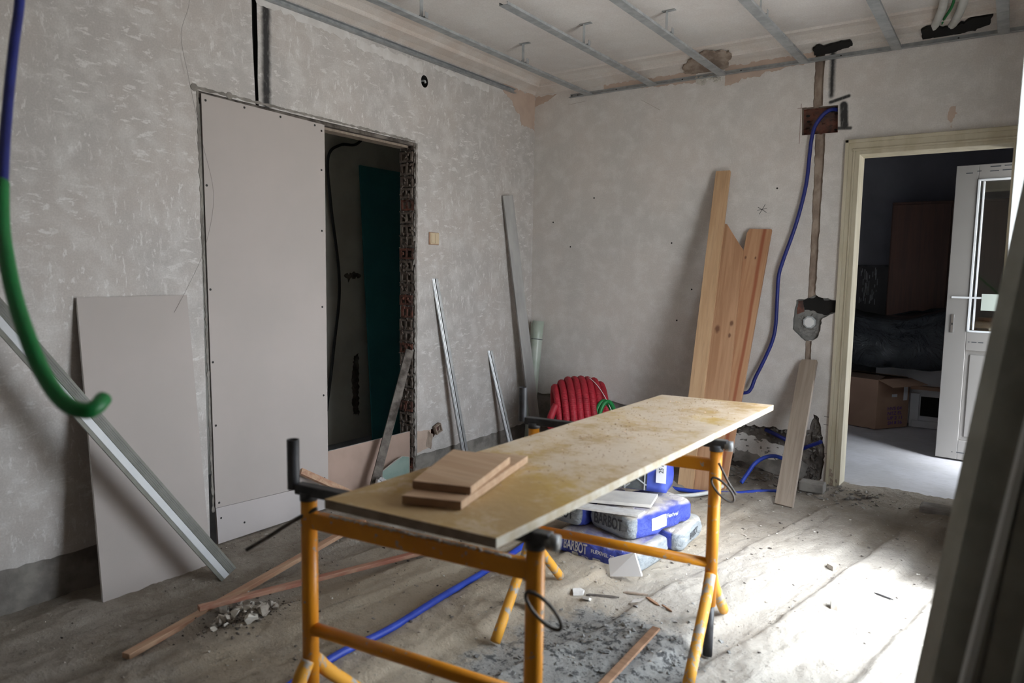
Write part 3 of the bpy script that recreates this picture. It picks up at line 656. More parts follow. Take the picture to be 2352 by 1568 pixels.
for _ in range(46):
    x = 1.90+q.random()*.16+.02*q.random(); z = q.uniform(1.05, 1.38); h = q.uniform(.02, .10)*(1 if abs(x-1.99) < .06 else .6); box(bm, (x, 2.9835, z-h/2), (x+q.uniform(.003, .010), 2.9852, z+h/2))
link('pale_stripes', bm, 'line_grey', wa)  # short pale stripes scattered on the dark wainscot

# white uPVC balcony door leaf, open into the side room
dl = struct(bpy.data.objects.new('door_2', None)); COL.objects.link(dl); dl.location = (2.77, 1.235, 0); dl.rotation_euler = (0, 0, math.atan2(-.07, .72))
dl['label'] = 'white glazed uPVC door leaf standing open in the side room'; 
def L2(name, lo, hi, mat, bev=.003, par=None):
    o = boxo(name, lo, hi, mat, par or dl, bevel=bev); return o
bm = bmesh.new(); t0, t1 = -.03, .03
box(bm, (0, t0, .01), (.135, t1, 2.09)); box(bm, (.60, t0, .01), (.735, t1, 2.09)); box(bm, (.135, t0, 1.99), (.60, t1, 2.09)); box(bm, (.135, t0, .80), (.60, t1, .93)); box(bm, (.135, t0, .01), (.60, t1, .15))
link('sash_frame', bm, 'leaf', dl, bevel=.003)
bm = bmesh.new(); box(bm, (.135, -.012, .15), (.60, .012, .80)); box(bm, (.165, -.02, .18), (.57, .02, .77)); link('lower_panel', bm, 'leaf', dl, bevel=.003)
bm = bmesh.new(); box(bm, (.135, -.036, .93), (.150, .0, 1.99)); box(bm, (.165, -.030, .945), (.175, .0, 1.975)); box(bm, (.135, -.036, 1.978), (.60, 0, 1.99)); box(bm, (.585, -.036, .93), (.60, 0, 1.99)); box(bm, (.135, -.036, .93), (.60, 0, .942))
link('glazing_bead', bm, 'bead', dl, bevel=.002)
L2('glass_pane', (.150, -.006, .942), (.585, -.002, 1.978), 'glass', 0)
L2('paper_note', (.21, -.040, 1.085), (.36, -.037, 1.20), 'paper', 0); L2('tape', (.03, -.0385, 1.165), (.22, -.037, 1.178), 'bead', 0)
hd = L2('lock_plate', (.035, -.036, .92), (.055, -.03, 1.05), 'metal'); L2('keyhole', (.041, -.038, .975), (.049, -.036, .99), 'ink_black', 0, dl)
bm = bmesh.new()
for x0, x1, z in [(.06, .10, 2.035), (.125, .15, 2.045), (.20, .25, 2.04), (.27, .34, 2.042), (.20, .26, 2.07), (.28, .34, 2.072), (.15, .158, .86), (.17, .20, .86), (.21, .24, .86), (.10, .108, .06), (.13, .18, .062), (.2, .26, .06)]:
    box(bm, (x0, -.0315, z-.003), (x1, -.03, z+.003))
link('protective_film_print', bm, 'ink_dark', dl)

# dark wardrobe behind
cb = thing('wardrobe', 'tall dark brown wardrobe in the side room behind the white door', 'wardrobe')
boxo('body', (2.205, 2.60, 0), (3.15, 2.97, 1.985), 'cab', cb, .004); boxo('door', (2.215, 2.585, .06), (2.67, 2.60, 1.96), 'cab', cb, .002); boxo('door', (2.676, 2.585, .06), (3.13, 2.60, 1.96), 'cab', cb, .002)
# white drawer furniture and tarp pile
wf_ = thing('white_cabinet', 'white drawer cabinet under the black sheeting beside the cardboard box', 'cabinet')
boxo('body', (2.19, 2.36, .02), (3.0, 2.58, .52), 'white_furn', wf_, .004); boxo('plinth', (2.50, 2.32, 0), (2.98, 2.36, .06), 'white_furn', wf_, .004)
boxo('drawer_opening', (2.56, 2.352, .10), (2.90, 2.362, .27), 'void', wf_); boxo('side_post', (2.48, 2.33, .0), (2.55, 2.36, .30), 'white_furn', wf_, .004); boxo('shelf_edge', (2.48, 2.30, .335), (2.95, 2.36, .365), 'card', wf_)
st = thing('storage_crate', 'dark crate in the shadows beneath the black sheeting', 'crate')
boxo('body', (1.4, 2.45, 0), (2.18, 2.97, .62), 'black_steel', st, .005); boxo('lid', (1.38, 2.43, .62), (2.185, 2.98, .64), 'black_steel', st, .003)
bm = bmesh.new(); G = []; nxx, nyy = 60, 30
for j in range(nyy+1):
    row = []
    for i in range(nxx+1):
        u, v = i/nxx, j/nyy; x = 1.25+1.65*u; y = 2.02+.93*sst(0, 1, v)**.8 if v > .0 else 2.02
        top = 1.0+.05*math.sin(x*5)+.04*noise.noise(Vector((x*3, y*3, 0)))
        z = .53+(top-.53)*min(1, (v*2.6))**.6 + .03*noise.noise(Vector((x*6, v*5, 3)))
        y = 2.10+.10*noise.noise(Vector((x*4, v*6, 9)))+(.15*v if v < .38 else .057+.78*(v-.38)/.62)
        row.append(bm.verts.new((x, min(y, 2.96 if x < 2.17 else 2.57), z)))
    G.append(row)
for j in range(nyy):
    for i in range(nxx): bm.faces.new((G[j][i], G[j][i+1], G[j+1][i+1], G[j+1][i]))
tp = tag(link('plastic_sheeting', bm, 'tarp', smooth=True), 'rumpled black plastic sheeting heaped over stored things in the side room', 'plastic sheet')
md = tp.modifiers.new('t', 'SOLIDIFY'); md.thickness = .004
# cardboard box
cbx = thing('cardboard_box', 'open brown cardboard box on the floor just beyond the doorway', 'box')
A, B_, C_ = Vector((1.80, 2.115)), Vector((2.268, 1.96)), Vector((2.474, 2.281)); D_ = A+(C_-B_)
bm = bmesh.new(); H = .432
def wallq(p, q_, z0, z1, t=.006):
    d = (q_-p).normalized(); n_ = Vector((-d.y, d.x))*t; a = [p, q_, q_+n_, p+n_]
    lo = [bm.verts.new((v.x, v.y, z0)) for v in a]; hi = [bm.verts.new((v.x, v.y, z1)) for v in a]
    for i in range(4): bm.faces.new((lo[i], lo[(i+1) % 4], hi[(i+1) % 4], hi[i]))
    bm.faces.new(hi); bm.faces.new(lo[::-1])
for p, q_ in ((A, B_), (B_, C_), (C_, D_), (D_, A)): wallq(p, q_, .004, H)
bm.faces.new([bm.verts.new((v.x, v.y, .006)) for v in (A, B_, C_, D_)])
link('carton', bm, 'card', cbx)
def flap(pts, mat='card'):
    bm = bmesh.new(); a = [bm.verts.new(p) for p in pts]; bm.faces.new(a); o = link('flap', bm, mat, cbx); md = o.modifiers.new('t', 'SOLIDIFY'); md.thickness = .005; return o
nr = Vector((.84, -.54))
flap([(B_.x, B_.y, H), (C_.x, C_.y, H), (C_.x+nr.x*.17, C_.y+nr.y*.17, H-.035), (B_.x+nr.x*.15, B_.y+nr.y*.15, H-.045)])
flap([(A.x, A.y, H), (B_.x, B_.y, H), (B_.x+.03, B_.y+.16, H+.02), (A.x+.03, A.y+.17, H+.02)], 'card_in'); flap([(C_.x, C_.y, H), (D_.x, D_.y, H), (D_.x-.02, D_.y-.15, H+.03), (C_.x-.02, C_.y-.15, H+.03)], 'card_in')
dr = (C_-B_).normalized()
def onside(u, z, off=.002): return Vector((B_.x+dr.x*u+nr.x*off, B_.y+dr.y*u+nr.y*off, z))
def sidebox(name, u0, u1, z0, z1, mat):
    bm = bmesh.new(); vs = [bm.verts.new(onside(u, z)) for u, z in ((u0, z0), (u1, z0), (u1, z1), (u0, z1))]; bm.faces.new(vs); return link(name, bm, mat, cbx)
sidebox('label_sticker', .31, .36, .24, .36, 'label'); sidebox('label_sticker', .17, .235, .275, .30, 'label')
for i, s_ in enumerate(('HVS 04', 'NTZ EL', 'UP 2 11', 'SH 8 36')):
    put_text(s_, .030, .17, lambda u, v, i=i: onside(.215+u+.004*i, .175-.042*i+v, .002), 'ink_purple', cbx, 'printed_marking')

# ------------------------------------------------------------------ ceiling grid
CH = [(-50, 50)]
OM = [(-.030, .000), (-.030, -.0015), (-.0235, -.0015), (-.021, -.017), (.021, -.017), (.0235, -.0015), (.030, -.0015), (.030, 0), (.022, 0), (.0195, -.0155), (-.0195, -.0155), (-.022, 0)]
OM = [(-.026, .014), (-.026, .0), (.026, .0), (.026, .014), (.020, .014), (.020, .0125), (.0245, .0125), (.0245, .0015), (-.0245, .0015), (-.0245, .0125), (-.020, .0125), (-.020, .014)]
ords = ['nearest the left wall', 'second from the left wall', 'third from the left wall', 'fourth from the left wall', 'fifth from the left wall', 'farthest right over the doorway']
hang = [[-.86, -1.82], [-.965], [-.90], [-.90, -2.2], [-1.8], [-1.0]]
for i, x in enumerate((.49, .995, 1.485, 2.0, 2.505, 3.01)):
    y0 = (-5.4, -1.80, -5.4, -5.4, -5.4, -5.4)[i]
    c = thing('ceiling_channel', 'galvanised steel ceiling channel, ' + ords[i], 'ceiling channel', 'ceiling channels of the suspended grid')
    local_beam('rail', (x, y0, 2.622), (x, -.012, 2.622), .06, .02, (1, 0, 0), 'zinc_ceiling', c, sect=[(a, -b+.014) for a, b in OM])
    for hy in hang[i]:
        hb = bmesh.new(); box(hb, (x-.020, hy-.013, 2.638), (x-.018, hy+.013, 2.757)); box(hb, (x-.045, hy-.013, 2.7555), (x+.03, hy+.013, 2.759)); box(hb, (x-.020, hy-.013, 2.636), (x+.018, hy+.013, 2.639)); box(hb, (x+.017, hy-.013, 2.63), (x+.019, hy+.013, 2.66))
        h = link('hanger_bracket', hb, 'zinc_ceiling', c)
        sb = bmesh.new()
        for dy in (-.006, .007): box(sb, (x-.0275, hy+dy-.002, 2.645), (x-.0185, hy+dy+.002, 2.652))
        link('screw', sb, 'screw', h)
tl = thing('wall_track', 'steel perimeter track along the top of the left wall', 'wall track')
bm = bmesh.new(); box(bm, (0.0005, -5.5, 2.625), (.0025, -.29, 2.655)); box(bm, (.0005, -5.5, 2.625), (.030, -.29, 2.6268)); box(bm, (.0005, -5.5, 2.6532), (.024, -.29, 2.655)); link('rail', bm, 'zinc_ceiling', tl)
bm = bmesh.new()
for _ in range(16): chunk_bm(bm, (.006, q.uniform(-2.4, -.8), 2.658), (.008, .02, .006), q, 9)
link('plaster_crumbs', bm, 'rock_white', tl)['kind'] = 'stuff'
tr = thing('wall_track', 'steel perimeter track along the top of the back wall', 'wall track')
bm = bmesh.new(); box(bm, (.32, -.0025, 2.612), (3.44, -.0005, 2.640)); box(bm, (.32, -.030, 2.612), (3.44, -.0005, 2.6138)); link('rail', bm, 'zinc_ceiling', tr)
for x in (.33, .38, .70, 1.2, 1.6, 2.2, 2.8): boxo('screw', (x, -.005, 2.624), (x+.008, -.002, 2.630), 'screw', tr)
for (pa, lab) in [([(2.80, -.9, 2.735), (2.775, -.55, 2.73), (2.74, -.28, 2.715), (2.70, -.10, 2.70), (2.683, -.035, 2.690)], 'left white conduit dropping into the black hole above the doorway'),
                  ([(2.90, -.9, 2.735), (2.865, -.55, 2.73), (2.83, -.28, 2.715), (2.79, -.10, 2.695), (2.768, -.035, 2.688)], 'right white conduit dropping into the black hole above the doorway')]:
    tag(tube('ceiling_conduit', pa, .021, 'white_pipe'), lab, 'conduit', 'white conduits above the doorway')
tag(tube('green_cable', [(2.86, -.9, 2.738), (2.82, -.55, 2.735), (2.785, -.28, 2.722), (2.735, -.10, 2.71), (2.72, -.04, 2.70)], .007, 'green_pipe'), 'dark green cable between the two white ceiling conduits', 'cable')

# ------------------------------------------------------------------ plasterboard closing the opening
ps = thing('plasterboard_sheet', 'tall plasterboard sheet screwed over the left part of the wall opening', 'plasterboard')
bm = bmesh.new(); vs = [LW(y, z, -.001) for y, z in ((-2.788, .118), (-2.082, .085), (-2.084, 2.085), (-2.806, 2.103))]
def slab(bm, vs, off):
    a = [bm.verts.new(v) for v in vs]; b = [bm.verts.new(v+Vector(off)) for v in vs]; n = len(vs)
    bm.faces.new(a); bm.faces.new(b[::-1])
    for i in range(n): bm.faces.new((a[i], a[(i+1) % n], b[(i+1) % n], b[i]))
    bmesh.ops.recalc_face_normals(bm, faces=bm.faces[:])
slab(bm, vs, (-.0125, 0, 0)); link('upper_sheet', bm, 'gyp', ps)
bm = bmesh.new(); slab(bm, [LW(y, z, -.002) for y, z in ((-2.778, -.068), (-2.082, -.07), (-2.082, .083), (-2.786, .116))], (-.0125, 0, 0)); link('lower_strip', bm, 'gyp_low', ps)
for (y, z) in [(-2.785, 2.075), (-2.58, 2.082), (-2.37, 2.076), (-2.15, 2.072), (-2.105, 2.05), (-2.108, 1.84), (-2.109, 1.51), (-2.112, 1.09), (-2.109, .59), (-2.109, .11), (-2.79, 1.684), (-2.785, 1.194), (-2.782, .843), (-2.775, .53), (-2.768, .14), (-2.76, .06), (-2.63, .0)]:
    bm = bmesh.new(); bmesh.ops.create_cone(bm, cap_ends=True, segments=10, radius1=.006, radius2=.005, depth=.002, matrix=Matrix.Translation((.0022, y, z)) @ Matrix.Rotation(R(90), 4, 'Y')); link('screw', bm, 'screw', ps)
p2 = thing('plasterboard_sheet', 'shorter loose plasterboard sheet leaning against the left wall', 'plasterboard')
bm = bmesh.new(); slab(bm, [Vector(v) for v in ((.232, -3.431, -.055), (.225, -2.955, -.055), (.016, -2.913, 1.171), (.016, -3.387, 1.168))], (-.012, 0, -.003))
for f_ in bm.faces: f_.material_index = 0 if abs(f_.normal.x) > .6 else 1
link('sheet', bm, ['gyp', 'gyp_edge'], p2)
p3 = thing('plasterboard_offcut', 'low brown plasterboard piece closing the bottom of the dark opening', 'plasterboard')
bm = bmesh.new(); slab(bm, [Vector((-.03, y, z)) for y, z in ((-2.07, -.09), (-1.372, -.09), (-1.372, .247), (-2.07, .250))], (-.012, 0, 0))
for f_ in bm.faces: f_.material_index = 0 if abs(f_.normal.x) > .6 else 1
link('sheet', bm, ['gyp_brown', 'gyp_edge'], p3)
gs = thing('green_board_scrap', 'broken green plasterboard scrap beside the foot of the brick jamb', 'plasterboard')
bm = bmesh.new(); slab(bm, [Vector((.03, y, z)) for y, z in ((-1.68, -.06), (-1.44, -.06), (-1.44, .10), (-1.50, .115), (-1.56, .10), (-1.68, .055))], (-.012, 0, .0))
for f_ in bm.faces: f_.material_index = 0 if abs(f_.normal.x) > .6 else 1
link('sheet', bm, ['gyp_green', 'gyp_edge'], gs)
bm = bmesh.new(); rc = random.Random(2)
for _ in range(60):
    a = rc.uniform(0, 6.28); r_ = rc.random()**.6*.15; chunk_bm(bm, (.15+.5*r_*math.cos(a), -1.80+r_*math.sin(a)*.9, -.05+.11*(1-r_/.16)+rc.uniform(-.01, .01)), (.03, .03, .024), rc, 10)
tag(link('plaster_lump', bm, 'white_clod'), 'heap of crumbled white plaster in front of the low brown board', 'rubble')
tag(local_beam('wood_offcut', (.16, -1.92, -.045), (.035, -2.30, .20), .035, .02, (0, 1, 0), 'batten'), 'short wood offcut leaning at the plasterboard edge inside the opening', 'wood offcut')
lb = thing('cement_stained_batten', 'cement-caked grey straightedge leaning in the wall opening', 'straightedge')
local_beam('bar', (.10, -1.845, -.055), (.004, -1.412, .79), .05, .022, (.5, .85, 0), 'cement_dark', lb)
local_beam('light_edge', (.105, -1.822, -.055), (.009, -1.389, .79), .006, .024, (.5, .85, 0), 'screed', lb)

# ------------------------------------------------------------------ wall fittings
sw = thing('light_switch', 'cream double light switch on the left wall beside the opening', 'switch')
boxo('base_plate', (.001, -1.232, 1.470), (.007, -1.135, 1.552), 'switch_rim', sw, .003); boxo('cover', (.006, -1.224, 1.474), (.012, -1.138, 1.549), 'switch', sw, .006)
boxo('rocker', (.012, -1.215, 1.48), (.016, -1.183, 1.543), 'switch', sw, .002); boxo('rocker', (.012, -1.179, 1.48), (.016, -1.147, 1.543), 'switch', sw, .002)
tag(tube('cable_stub', [(-.05, -1.28, 2.50), (.0, -1.278, 2.50), (.006, -1.272, 2.485)], .006, 'line_grey', smoothn=4), 'grey cable stub in the round black hole above the opening', 'cable')
jb = thing('broken_wall_box', 'small broken brown wall box hanging out low on the left wall', 'wall box')
bm = bmesh.new(); box(bm, (0, -.03, -.03), (.012, .03, .03)); box(bm, (0, -.03, .022), (.03, .03, .03)); box(bm, (0, .022, -.03), (.03, .03, .03)); box(bm, (0, -.03, -.03), (.03, -.022, .03)); box(bm, (0, -.03, -.03), (.03, .03, -.022))
for v in bm.verts: v.co = Matrix.Rotation(R(20), 3, 'X') @ v.co + Vector((.006, -1.155, .235))
link('casing', bm, 'chase', jb, bevel=.002); boxo('rusty_insert', (.014, -1.17, .22), (.02, -1.14, .25), 'brick', jb)
ob = thing('octagonal_box', 'white octagonal junction box set in grey mortar on the back wall', 'junction box')
bm = bmesh.new(); bmesh.ops.create_cone(bm, cap_ends=True, segments=8, radius1=.040, radius2=.040, depth=.012, matrix=Matrix.Translation((2.107, .020, 1.013)) @ Matrix.Rotation(R(90), 4, 'X') @ Matrix.Rotation(R(22.5), 4, 'Z')); link('rim', bm, 'line_grey', ob)
bm = bmesh.new(); bmesh.ops.create_cone(bm, cap_ends=True, segments=8, radius1=.034, radius2=.031, depth=.012, matrix=Matrix.Translation((2.107, .013, 1.013)) @ Matrix.Rotation(R(90), 4, 'X') @ Matrix.Rotation(R(22.5), 4, 'Z')); link('cap', bm, 'box_white', ob)
tag(tube('blue_conduit', [(2.20, .040, 2.318), (2.165, .0, 2.315), (2.125, -.02, 2.285), (2.085, -.03, 2.22), (2.068, -.03, 2.14), (2.062, -.028, 2.05), (2.05, -.03, 1.86), (2.006, -.035, 1.63), (1.94, -.04, 1.40), (1.918, -.04, 1.30), (1.916, -.04, 1.17), (1.915, -.04, .99), (1.90, -.045, .88), (1.852, -.05, .745), (1.81, -.06, .64), (1.79, -.07, .57), (1.765, -.08, .537), (1.70, -.09, .530)], .0115, 'blue_pipe'),
    'blue conduit hanging down the back wall from the red brick recess', 'conduit')
tag(tube('blue_conduit_stub', [(1.87, .025, .285), (1.92, -.005, .277), (1.97, -.012, .26), (2.03, .0, .235), (2.06, .02, .22)], .013, 'blue_pipe'), 'short blue conduit in the broken plaster, left of the weathered plank', 'conduit', 'blue conduit stubs at the broken wall base')
tag(tube('blue_conduit_stub', [(2.10, .01, .19), (2.15, -.03, .225), (2.20, -.05, .255), (2.235, -.07, .278)], .012, 'blue_pipe'), 'short blue conduit sticking out between weathered plank and door frame', 'conduit', 'blue conduit stubs at the broken wall base')
tag(tube('blue_conduit_loop', [(1.845, -.38, .015), (1.87, -.34, .07), (1.90, -.30, .13), (1.945, -.24, .165), (1.99, -.17, .165), (2.03, -.10, .135), (2.05, -.03, .09), (2.05, .02, .04)], .012, 'blue_pipe2'), 'blue conduit arching from the floor into the broken wall base', 'conduit')
tag(tube('blue_conduit_floor', [(1.30, -.70, .012), (1.46, -.75, .014), (1.62, -.745, .016), (1.76, -.70, .016), (1.88, -.62, .016), (1.98, -.50, .016), (2.08, -.42, .016)], .012, 'blue_pipe2'), 'blue conduit lying on the floor at the foot of the pine boards', 'conduit')
tag(tube('white_conduit', [(1.42, -.97, .012), (1.54, -.93, .013), (1.64, -.86, .014), (1.72, -.77, .016), (1.77, -.68, .022), (1.80, -.60, .04)], .012, 'white_pipe'), 'white conduit lying on the floor behind the cement sacks', 'conduit')
tag(tube('blue_conduit_under_table', [(1.46, -3.9, fz(1.46, -3.9)+.012), (1.43, -3.5, fz(1.43, -3.5)+.013), (1.414, -3.25, fz(1.41, -3.25)+.013), (1.412, -3.0, fz(1.41, -3)+.013), (1.395, -2.7, fz(1.39, -2.7)+.013), (1.365, -2.35, fz(1.36, -2.35)+.014), (1.33, -1.9, fz(1.33, -1.9)+.013)], .0135, 'blue_pipe2'), 'long blue conduit on the floor running under the trestle table', 'conduit')

# ------------------------------------------------------------------ things leaning on the walls
WD = (0, 1, 0)
lp = thing('steel_studs', 'pair of long steel studs leaning diagonally over the loose plasterboard at far left', 'steel stud')
pa, pb = Vector((.43, -3.0, -.035)), Vector((.045, -4.215, 1.895))
nrm_ = Vector((.8, .2, .5)); dd = (pb-pa).normalized(); side = dd.cross(Vector((.85, -.35, .3))).normalized()
fac = side.cross(dd).normalized(); fac = fac if fac.x > 0 else -fac
def stud(p0, p1, wdir, w, h, mat, name, parent): return local_beam(name, p0, p1, w, h, wdir, mat, parent, sect=csect(w, h))
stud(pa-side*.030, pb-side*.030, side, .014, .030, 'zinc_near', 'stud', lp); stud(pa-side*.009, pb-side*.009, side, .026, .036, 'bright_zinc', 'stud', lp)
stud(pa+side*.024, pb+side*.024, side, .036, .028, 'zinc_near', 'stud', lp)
for q_ in (.012, .019, .026, .033): local_beam('rib', pa+side*q_+fac*.001, pb+side*q_+fac*.001, .002, .0015, side, 'zinc_dark', lp)
for (top, foot, w_, lab) in [((.004, -1.188, 1.248), (.13, -.985, -.01), .030, 'steel stud leaning on the left wall below the light switch'), ((.004, -.569, .718), (.15, -.47, -.015), .026, 'short pair of steel studs leaning on the left wall near the corner')]:
    t_ = thing('steel_stud', lab, 'steel stud', 'steel studs leaning on the left wall')
    sd = Vector((.55, .83, 0))
    local_beam('profile', foot, top, w_*.8, .02, sd, 'zinc_dark', t_, sect=csect(w_*.8, .022, .0015, .005))
    local_beam('lip', Vector(foot)-sd*w_*.08, Vector(top)-sd*w_*.08, .003, .003, sd, 'bright_zinc', t_); local_beam('lip', Vector(foot)+sd*w_*.22, Vector(top)+sd*w_*.22, .003, .003, sd, 'bright_zinc', t_)
    local_beam('profile', Vector(foot)+sd*w_*.55+Vector((.01, 0, 0)), Vector(top)+sd*w_*.55+Vector((.01, 0, 0)), w_*.6, .016, sd, 'zinc_dark', t_, sect=csect(w_*.6, .016, .0015, .004))
se = thing('screed_straightedge', 'tall grey metal screed bar leaning on the left wall in the corner', 'straightedge')
local_beam('bar', (.17, -.14, -.02), (.034, -.40, 1.865), .085, .022, (.45, .9, 0), 'screed', se, bevel=.003)
rl = thing('film_roll', 'pale green translucent film roll standing in the corner', 'roll')
tube('roll', [(.11, -.17, -.0), (.112, -.12, .45), (.113, -.065, .92)], .040, 'tube', rl, 20, 4, rf=lambda t: .034+.012*t); tube('tape_band', [(.1127, -.0835, .775), (.1128, -.0828, .780)], .0452, 'ink_dark', rl, 20, 0)
tube('inner_fold', [(.075, -.10, .30), (.072, -.085, .60), (.070, -.075, .905)], .018, 'tube', rl, 12, 4)
tag(local_beam('pine_board', (1.592, -.66, .0), (1.525, -.026, 1.985), .094, .028, (1, .08, 0), 'pine', bevel=.002), 'tallest pine board leaning on the back wall, leftmost of three', 'board', 'pine boards leaning on the back wall')
L_ = math.hypot(.63, 1.62)
secB = None
bm = bmesh.new(); wB, tB = .150, .026; Lb = 1.745
pts = [(-wB/2, 0), (wB/2, 0), (wB/2, Lb-.185), (wB/2-.01, Lb-.175), (-wB/2+.03, Lb-.005), (-wB/2+.012, Lb), (-wB/2, Lb-.015)]
slab(bm, [Vector((a, 0, b)) for a, b in pts], (0, tB, 0))
oB = link('pine_board', bm, 'pine_mid', bevel=.002)
def lean(o, foot, top, wdir):
    foot, top = Vector(foot), Vector(top); d = (top-foot).normalized(); w_ = Vector(wdir); w_ = (w_-w_.dot(d)*d).normalized(); o.matrix_world = Matrix((w_, d.cross(w_), d)).transposed().to_4x4(); o.location = foot
lean(oB, (1.712, -.635, .0), (1.622, -.06, 1.63), (1, .05, 0)); tag(oB, 'reddish pine board with a slanted pointed top, middle of three', 'board', 'pine boards leaning on the back wall')
bm = bmesh.new(); Lc = 1.70; pts = [(-.076, 0), (.076, 0), (.076, Lc), (-.062, Lc), (-.076, Lc-.03)]
slab(bm, [Vector((a, 0, b)) for a, b in pts], (0, tB, 0)); oC = link('pine_board', bm, 'pine_right', bevel=.002)
lean(oC, (1.735, -.59, .0), (1.779, -.03, 1.60), (1, .05, 0)); tag(oC, 'square-topped knotty pine board leaning on the back wall, rightmost of three', 'board', 'pine boards leaning on the back wall')
bm = bmesh.new(); Lw = .975
slab(bm, [Vector((a, 0, b)) for a, b in [(-.05, 0), (.05, -.012), (.052, Lw), (-.036, Lw+.003), (-.05, Lw-.03)]], (0, .034, 0)); oW = link('weathered_plank', bm, 'weathered', bevel=.002)
lean(oW, (2.163, -.635, .012), (2.124, -.045, .77), (1, -.05, 0)); tag(oW, 'short weathered grey plank leaning against the back wall left of the doorway', 'plank')
tag(boxo('brick_piece', (2.16, -.27, .0), (2.30, -.18, .06), 'cement', bevel=.008), 'broken mortar block on the floor behind the weathered plank', 'block')

# hanging thin wire on the left wall
tag(tube('thin_wire', [(.02, -2.86, 2.74), (.02, -2.861, 2.50), (.02, -2.907, 2.336), (.02, -2.88, 2.17), (.02, -2.854, 2.042), (.02, -2.817, 1.872), (.02, -2.768, 1.637), (.02, -2.82, 1.389), (.02, -2.912, 1.205), (.03, -2.989, 1.086)], .0006, 'wire', seg=5, smoothn=5), 'hair-thin wire hanging over the edge of the screwed plasterboard', 'wire')

# red conduit coil with green end loop
rcq = thing('red_conduit_coil', 'coil of ribbed red conduit standing on the floor by the back wall', 'conduit coil')
cc, Rr, N = Vector((.70, -.39, .285)), .262, 40
axv = Vector((.80, .60, 0)).normalized(); rv = Vector((-axv.y, axv.x, 0))
def coilp(along, rad, a): return cc + axv*along + rv*rad*math.cos(a) + Vector((0, 0, rad*math.sin(a)))
pts = []
for i in range(8*N+1):
    a = 2*math.pi*i/N; u = i/(8*N); wob = .010*noise.noise(Vector((i/N*1.3, 0, 0)))
    p = coilp(-.185+.37*u+.018*math.sin(a+2.6), Rr*(1.01-.30*abs(2*u-1)**3.5)+wob, a); pts.append(Vector((p.x, p.y, max(p.z, .035))))
fine = []
for i in range(8*520+1):
    t_ = i/520*N; j_ = min(int(t_), 8*N-1); fine.append(Vector(pts[j_]).lerp(Vector(pts[j_+1]), t_-j_))
bm = bmesh.new(); tube_bm(bm, fine, .0265, 10, rf=lambda t: .0268 if int(round(t*8*520)) % 4 < 2 else .0250); link('coil', bm, 'red_pipe', rcq, smooth=True)
bm = bmesh.new(); tube_bm(bm, [coilp(-.15+.30*i/(6*N), Rr-.047, 2*math.pi*i/N) for i in range(6*N+1)], .025, 10); link('inner_turns', bm, 'red_pipe', rcq, smooth=True)
tube('loose_end', [coilp(-.20, .24, 2.6), coilp(-.235, .235, 2.95), coilp(-.24, .22, 3.2), coilp(-.19, .19, 3.6)], .025, 'red_pipe', rcq)
bm = bmesh.new(); tube_bm(bm, [coilp(.04+.145*(t/26), Rr+.030-.045*(t/26)**3, 1.75+1.1*(t/26)) for t in range(27)], .0022, 6); link('tie_string', bm, 'label', rcq, smooth=True)
gc = thing('green_conduit_coil', 'small green conduit loops beside the red coil', 'conduit coil')
for k_, (dx, rz) in enumerate(((0, .105), (.028, .10))):
    tube('loop', [(.935+dx+.03*math.cos(t), -.50+.055*math.cos(t), .315+.125*math.sin(t)) for t in [i*2*math.pi/28 for i in range(28)]], .014, 'green_pipe', gc, closed=True)
tube('tail', [(.95, -.49, .20), (.955, -.49, .12), (.96, -.51, .03), (1.0, -.60, .02)], .014, 'green_pipe', gc)

